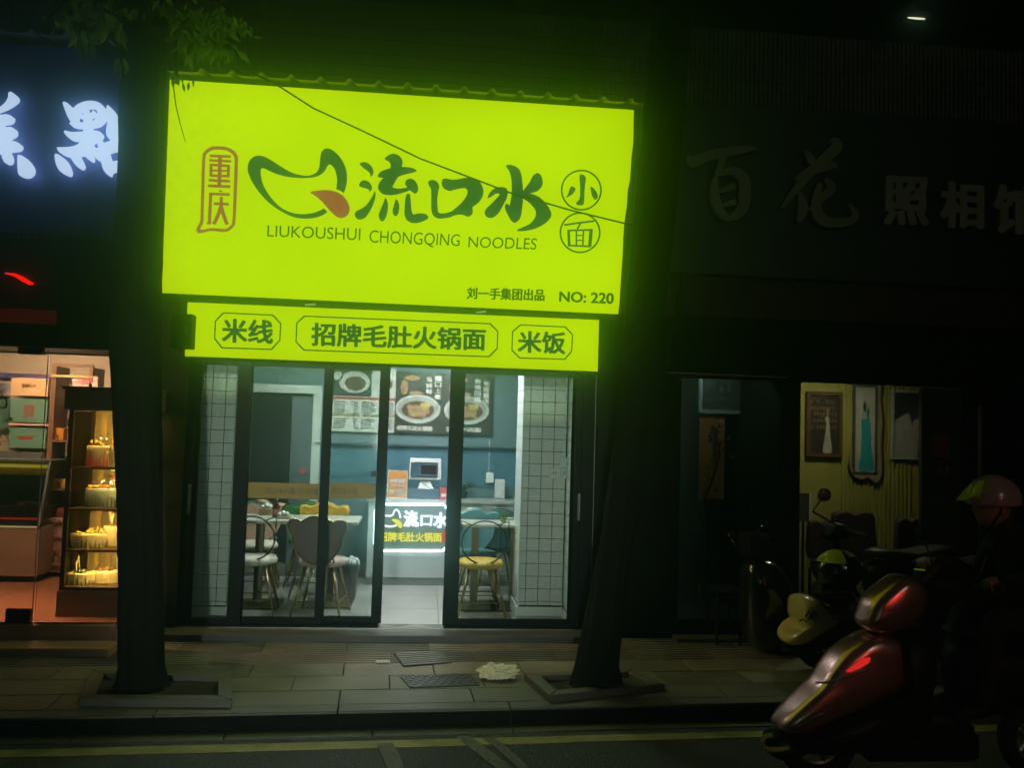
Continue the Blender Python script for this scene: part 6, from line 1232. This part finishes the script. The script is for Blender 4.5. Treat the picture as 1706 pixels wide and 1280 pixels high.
for s_ in (-1, 1):
    obj("grip", MB().tube([hb+Vector((0, s_*.22, 0)), hb+Vector((.01, s_*.34, 0))], .018, 10), TYR, sc1); obj("brake_lever", MB().tube([hb+Vector((-.03, s_*.18, 0)), hb+Vector((-.06, s_*.3, -.01))], .006, 6), CHR, sc1)
    mr = obj("mirror", MB().ball(hb+Vector((-.02, s_*.30, .19)), (.03, .06, .045), 12, 8), BLKP, sc1, smooth=True); obj("mirror_stem", MB().tube([hb+Vector((-.02, s_*.18, .01)), hb+Vector((-.02, s_*.27, .16))], .006, 6), CHR, sc1)
# parked pale yellow scooter
YB_ = -.95; PB = mat("pale yellow scooter paint", (.70, .54, .22), .3, 0, .05, coat=.8)
sc2 = thing("parked_scooter", "parked pale yellow scooter with black lettering on its front, before the studio", "scooter", (2.86, YB_, 0)); scooter_common(sc2, 2.82, YB_, 0.0, PB, 1.6)
obj("front_apron", MB().puff(frompx([(350,610),(352,580),(380,567),(430,578),(458,608),(490,640),(520,658),(500,690),(430,730),(370,765),(320,770),(298,748),(312,722),(352,708),(362,690),(348,650)], YB_), YB_, .17, 11), PB, sc2, smooth=True)
obj("inner_pocket", MB().puff(frompx([(455,600),(520,590),(590,560),(612,600),(612,655),(540,665),(490,655)], YB_), YB_, .15), mat("dark red pocket", (.06, .015, .015), .3), sc2, smooth=True)
obj("column_cover", MB().puff(frompx([(430,560),(470,500),(560,480),(600,540),(640,620),(620,680),(540,760),(420,800),(300,800),(380,770),(560,660),(600,600)], YB_), YB_, .12), BLKP, sc2, smooth=True)
obj("pocket_rim", MB().tube([Vector((q.x, YB_-.14, q.z)) for q in [onY(1180+p[0]/2.462, 760+p[1]/2.462, YB_-.14) for p in [(430,560),(500,562),(590,556),(612,595),(616,650),(550,662),(510,658)]]], .007, 6), mat("dull pink trim", (.35, .2, .14), .4), sc2)
m = MB(); strokes(m, [(P, 1.6) for P in ([(1332, 1036), (1338, 1033), (1344, 1037)], [(1342, 1028), (1348, 1020), (1352, 1030), (1356, 1020), (1360, 1026)], [(1345, 1032), (1358, 1028), (1362, 1018)], [(1350, 1024), (1356, 1032)])], lambda u, v: onY(u, v, YB_-.172), NB, -.01, .002); obj("brush_logo", m, DK, sc2)
hb = Vector((3.2, YB_, .98)); obj("steering_column", MB().tube([(3.12, YB_, .45), hb], .035, 8), BLKP, sc2); obj("handlebar", MB().tube([hb+Vector((.05, -.3, .0)), hb+Vector((0, -.08, .02)), hb+Vector((0, .08, .02)), hb+Vector((.05, .3, .0))], .014, 8), DARKM, sc2); obj("dash", MB().puff(spline([(3.1, .93), (3.12, 1.0), (3.2, 1.04), (3.28, 1.0), (3.24, .92)], 3), YB_, .1), BLKP, sc2, smooth=True)
mp = onY(1373, 825, YB_-.1); obj("mirror", MB().ball(mp, (.052, .018, .048), 16, 10), mat("dull grey mirror back", (.25, .10, .08), .2, 0, 0, coat=1), sc2, smooth=True); obj("mirror_stem", MB().tube([mp+Vector((-.02, 0, -.03)), mp+Vector((-.07, .03, -.12)), hb+Vector((.0, -.14, .02))], .007, 6), DARKM, sc2)
for s_ in (-1, 1): obj("grip", MB().tube([hb+Vector((.03, s_*.2, .01)), hb+Vector((.055, s_*.33, 0))], .018, 8), TYR, sc2)
# helmet resting on it
hc = onY(1396, 952, YB_-.12); t = thing("helmet", "black helmet with a yellow stripe resting on the parked scooter", "helmet", hc); rr = (.165, .15, .150)
HB = mat("glossy black helmet", (.008, .008, .009), .25, 0, 0, coat=.6); HY = mat("lime yellow helmet band", (.55, .6, .06), .3, 0, 0, coat=.6); HW = mat("cream helmet band", (.5, .42, .28), .3, 0, 0, coat=.6)
def dome(c, r, th0, th1, a0, a1_, n=14, m_=8, k_=1.0):
    mb = MB(); vs = []; fs = []
    for i in range(m_+1):
        th = th0+(th1-th0)*i/m_
        for j in range(n+1): a2 = a0+(a1_-a0)*j/n; vs.append((c[0]+r[0]*k_*math.sin(th)*math.cos(a2), c[1]+r[1]*k_*math.sin(th)*math.sin(a2), c[2]+r[2]*k_*math.cos(th)))
    for i in range(m_):
        for j in range(n): fs.append((i*(n+1)+j, (i+1)*(n+1)+j, (i+1)*(n+1)+j+1, i*(n+1)+j+1))
    return mb.add(vs, fs)
obj("shell", dome(hc, rr, 0, 2.1, 0, 2*math.pi, 28, 12), HB, t, smooth=True)
obj("yellow_band", dome(hc, rr, .12, 1.10, math.radians(165), math.radians(268), 12, 6, 1.015), HY, t, smooth=True); obj("cream_band", dome(hc, rr, .1, .75, math.radians(285), math.radians(350), 12, 6, 1.015), HW, t, smooth=True)
obj("visor", dome(hc, rr, 1.2, 1.85, math.radians(150), math.radians(265), 14, 5, 1.05), HB, t, smooth=True); obj("strap", MB().tube([hc+Vector((-.06, -.1, -.05)), hc+Vector((-.03, -.1, -.16)), hc+Vector((.04, -.08, -.14))], .006, 5), BLKP, t)
# second parked scooter, black
YC_ = -.45; XC = onY(1238, 1000, YC_).x; sc3 = thing("parked_scooter", "black parked scooter left of the pale yellow one, mostly in shadow", "scooter", (XC, YC_, 0)); scooter_common(sc3, XC, YC_, 0, BLKP, 1.55)
obj("front_apron", MB().puff(frompx([(148,440),(138,520),(135,640),(160,760),(240,800),(330,780),(360,700),(330,600),(320,500),(260,430),(190,420)], YC_), YC_, .18, 11), mat("glossy black paint", (.008, .008, .009), .2, 0, 0, coat=1), sc3, smooth=True)
obj("apron_edge", MB().tube([Vector((q.x, YC_-.16, q.z)) for q in [onY(1180+p[0]/2.462, 760+p[1]/2.462, YC_-.16) for p in [(185,436),(160,445),(147,480),(141,560),(140,640)]]], .005, 6), CHR, sc3)
hb = onY(1248, 888, YC_); obj("steering_column", MB().tube([(hb.x+.06, YC_, .5), hb], .035, 8), BLKP, sc3); obj("handlebar", MB().tube([onY(1214, 893, YC_-.25), onY(1232, 915, YC_-.08), onY(1258, 892, YC_+.05), onY(1290, 895, YC_+.25)], .012, 8), CHR, sc3); obj("mirror", MB().ball(onY(1218, 892, YC_-.25), (.03, .012, .03), 10, 6), BLKP, sc3, smooth=True)
obj("brake_lever", MB().tube([onY(1213, 890, YC_-.27), onY(1222, 905, YC_-.22), onY(1233, 917, YC_-.1)], .005, 6), CHR, sc3); obj("mirror_stem", MB().tube([onY(1258, 890, YC_), onY(1268, 876, YC_-.05)], .006, 6), CHR, sc3); obj("antenna", MB().tube([onY(1253, 858, YC_), onY(1250, 838, YC_)], [.006, .003], 5), CHR, sc3)
obj("basket", MB().box(XC+.0, XC+.16, YC_-.12, YC_+.12, .72, .9), BLKP, sc3, bevel=.01)
# small dim items on the pavement by the studio
p = onZ(1205, 985, .32); t = thing("low_stool", "dark low stool with a pale rim before the left studio window", "stool", (p.x, -.2, 0)); a1 = onY(1186, 980, -.2); b1 = onY(1232, 982, -.2)
obj("seat", MB().box(a1.x, b1.x, -.3, -.02, a1.z-.02, a1.z), DARKM, t, bevel=.004); obj("rim", MB().box(a1.x, b1.x, -.306, -.301, a1.z-.012, a1.z-.004), GREYM, t)
for x_ in (a1.x+.02, b1.x-.02):
    for y_ in (-.28, -.04): obj("leg", MB().tube([(x_, y_, 0), (x_, y_, a1.z-.021)], .012, 6), DARKM, t)

t = thing("added_red_signal", "unseen red signal added on a post across the road behind the viewer", "traffic signal", (4.2, -10.5, 0)); obj("post", MB().tube([(4.2, -10.5, RZ), (4.2, -10.5, 2.7)], .05, 8), DARKM, t); obj("added_lamp_box", MB().box(4.08, 4.32, -10.6, -10.45, 2.0, 2.7), DARKM, t, bevel=.01)
for i_, c_2 in enumerate(((1, .02, .01), (.05, .04, 0), (0, .03, .01))): obj("added_signal_lens", MB().lathe((4.2, -10.43, 0), [(.001, 0), (.001, .001)], 4) if False else MB().tube([(4.2, -10.449, 2.58-.22*i_), (4.2, -10.44, 2.58-.22*i_)], .08, 16), emat("added signal lens %d" % i_, c_2, 3 if i_ == 0 else .05), t)
li = bpy.data.lights.new("added_red_light", 'SPOT'); li.energy = 170; li.spot_size = math.radians(34); li.spot_blend = .8; li.shadow_soft_size = .08; li.color = (1, .05, .04)  # red lamp added out of view to redden the scooter and rider
o = bpy.data.objects.new("added_red_light", li); col.objects.link(o); o.parent = t; o.location = (0, .10, 2.58); o.rotation_euler = (Vector((3.2, -2.4, .8))-Vector((4.2, -10.4, 2.58))).to_track_quat('-Z', 'Y').to_euler()
# rider -------------------------------------------------------------------
def skinned(name, verts, edges, radii, m_, parent, sub=1, root=0):
    me = bpy.data.meshes.new(name); me.from_pydata([tuple(Vector(v)-WL[parent.name]) for v in verts], edges, []); me.update()
    o = bpy.data.objects.new(name+"_tmp", me); col.objects.link(o); md = o.modifiers.new("s", 'SKIN'); md.use_smooth_shade = True
    sv = me.skin_vertices[0].data
    for i, r in enumerate(radii): sv[i].radius = (r, r) if not isinstance(r, tuple) else r; sv[i].use_root = (i == root)
    s2 = o.modifiers.new("u", 'SUBSURF'); s2.levels = sub; s2.render_levels = sub
    dg = bpy.context.evaluated_depsgraph_get(); nm = bpy.data.meshes.new_from_object(o.evaluated_get(dg), depsgraph=dg); bpy.data.objects.remove(o)
    nm.materials.clear(); nm.materials.append(m_)
    for p_ in nm.polygons: p_.use_smooth = True
    r_ = bpy.data.objects.new(name, nm); col.objects.link(r_); r_.parent = parent; WL[r_.name] = WL[parent.name]; return r_
hd = onY(1652, 838, YA); hx, hz_ = hd.x, hd.z; hb = onY(1596, 962, YA)
pel = Vector((hx+.33, YA, GA+.86)); t = rider = thing("person", "rider in a helmet and dark jacket leaning over the pale scooter", "person", (pel.x, YA, GA))
che = Vector((hx+.16, YA, hz_-.30)); nek = Vector((hx+.06, YA, hz_-.13)); spn = (pel+che)/2+Vector((.02, 0, 0))
V = [pel, spn, che, nek, Vector((hx+.02, YA, hz_-.04))]; Ed = [(0, 1), (1, 2), (2, 3), (3, 4)]; Rd = [(.15, .17), (.14, .15), (.16, .13), (.06, .06), (.07, .07)]
def ch(pts, rs, root):
    k0 = len(V); V.extend(pts); Rd.extend(rs); Ed.append((root, k0)); Ed.extend([(k0+i, k0+i+1) for i in range(len(pts)-1)])
for s_ in (-1, 1):
    ch([che+Vector((.0, s_*.19, .08)), che+Vector((-.06, s_*.27, -.14)), Vector((hb.x+.14, YA+s_*.29, hb.z+.04)), Vector((hb.x+.05, YA+s_*.28, hb.z+.03))], [.075, .055, .042, .03], 2)
    ch([pel+Vector((-.06, s_*.10, -.04)), pel+Vector((-.42, s_*.14, -.02)), Vector((pel.x-.46, YA+s_*.12, GA+.45)), Vector((pel.x-.48, YA+s_*.11, GA+.38)), Vector((pel.x-.62, YA+s_*.11, GA+.35))], [.095, .07, .05, .04, .035], 0)
JKT = mat("black jacket cloth", (.010, .010, .012), .85, 0, .3, 18, .4, 60); SKN = mat("skin", (.28, .15, .10), .5)
skinned("body", V, Ed, Rd, JKT, t, 2)
for s_ in (-1, 1):
    V2 = [Vector((hb.x+.045, YA+s_*.28, hb.z+.03)), Vector((hb.x-.0, YA+s_*.28, hb.z+.032))]; E2 = [(0, 1)]; R2 = [.024, .028]
    for i in range(4):
        y_ = YA+s_*(.245+.022*i); k0 = len(V2); V2 += [Vector((hb.x-.025, y_, hb.z+.024)), Vector((hb.x-.035, y_, hb.z+.0)), Vector((hb.x-.018, y_, hb.z-.022))]; R2 += [.009, .0085, .007]; E2 += [(1, k0), (k0, k0+1), (k0+1, k0+2)]
    k0 = len(V2); V2 += [Vector((hb.x+.02, YA+s_*.235, hb.z+.01)), Vector((hb.x+.01, YA+s_*.222, hb.z-.012))]; R2 += [.010, .008]; E2 += [(0, k0), (k0, k0+1)]
    skinned("hand", V2, E2, R2, SKN, t, 1)
# head with a face
hm_ = MB(); n, mm = 22, 16; vs = []
for i in range(mm+1):
    th = math.pi*i/mm
    for k in range(n):
        a2 = 2*math.pi*k/n; x_ = math.sin(th)*math.cos(a2); y_ = math.sin(th)*math.sin(a2); z = math.cos(th)
        fr = max(0, -x_); w_ = .078 if z > -.3 else .078*(1+(z+.3)*.35)
        nose = .022*math.exp(-((z+.12)/.16)**2-(y_/.16)**2)*(fr > .5); brow = .006*math.exp(-((z-.18)/.12)**2)*fr; eye = -.010*math.exp(-((z-.05)/.1)**2-((abs(y_)-.35)/.16)**2)*(fr > .4); lip = .006*math.exp(-((z+.45)/.09)**2-(y_/.3)**2)*fr; chin = .010*math.exp(-((z+.8)/.15)**2)*fr
        vs.append((hx+x_*.095-(nose+brow+eye+lip+chin), YA+y_*w_, hz_-.02+z*.115))
hm_.add(vs, [(i*n+k, (i+1)*n+k, (i+1)*n+(k+1) % n, i*n+(k+1) % n) for i in range(mm) for k in range(n)])
obj("head", hm_, SKN, t, smooth=True)
for s_ in (-1, 1): obj("eye", MB().ball((hx-.082, YA+s_*.03, hz_-.012), (.008, .012, .007), 8, 6), mat("dark eye", (.02, .015, .01), .15), t, smooth=True); obj("ear", MB().ball((hx+.01, YA+s_*.08, hz_-.03), (.018, .008, .03), 8, 6), SKN, t, smooth=True)
HR = mat("pale grey helmet shell", (.30, .22, .2), .3, 0, .05, coat=.7)
hcn = Vector((hx+.01, YA, hz_+.015)); hs = obj("helmet", dome(hcn, (.14, .12, .135), 0, 1.75, 0, 2*math.pi, 28, 12), HR, t, smooth=True)
pk = MB(); rimp = [(-.13, .07, -.0), (-.18, .04, -.03), (-.205, 0, -.04), (-.18, -.04, -.03), (-.13, -.07, -.0)]; pk.add([hcn+Vector(p)+Vector((0, 0, .03)) for p in rimp]+[hcn+Vector(p)+Vector((.03, 0, .045)) for p in rimp]+[hcn+Vector((-.08, .1, .06)), hcn+Vector((-.08, -.1, .06))], [(0, 1, 2, 3, 4, 11, 10), (5, 6, 7, 8, 9, 11, 10), (0, 5, 6, 1), (1, 6, 7, 2), (2, 7, 8, 3), (3, 8, 9, 4)]); obj("peak", pk, HY, hs)
obj("reflective_band", dome(hcn, (.14, .12, .135), .75, 1.5, math.radians(192), math.radians(214), 6, 6, 1.02), HY, hs, smooth=True); obj("reflective_band", dome(hcn, (.14, .12, .135), 1.0, 1.5, math.radians(172), math.radians(184), 6, 6, 1.02), HY, hs, smooth=True)
obj("chin_strap", MB().tube([(hx+.0, YA-.085, hz_-.02), (hx-.03, YA-.05, hz_-.12), (hx-.04, YA, hz_-.14), (hx-.03, YA+.05, hz_-.12), (hx+.0, YA+.085, hz_-.02)], .005, 5), BLKP, hs)
hz = MB().box(-17, 17, -17, 4, -1.4, 9.6)
hm = bpy.data.materials.new("lens bloom haze"); hm.use_nodes = True; nt = hm.node_tree; nt.nodes.remove(nt.nodes["Principled BSDF"])
pv = nt.nodes.new("ShaderNodeVolumePrincipled"); pv.inputs["Color"].default_value = (.44, .95, .90, 1); pv.inputs["Density"].default_value = 0.098; pv.inputs["Anisotropy"].default_value = 0.97
nt.links.new(pv.outputs[0], nt.nodes["Material Output"].inputs["Volume"])
obj("bloom_haze", hz, hm, kind="stuff")  # tinted volume added to imitate lens bloom round the lit signs
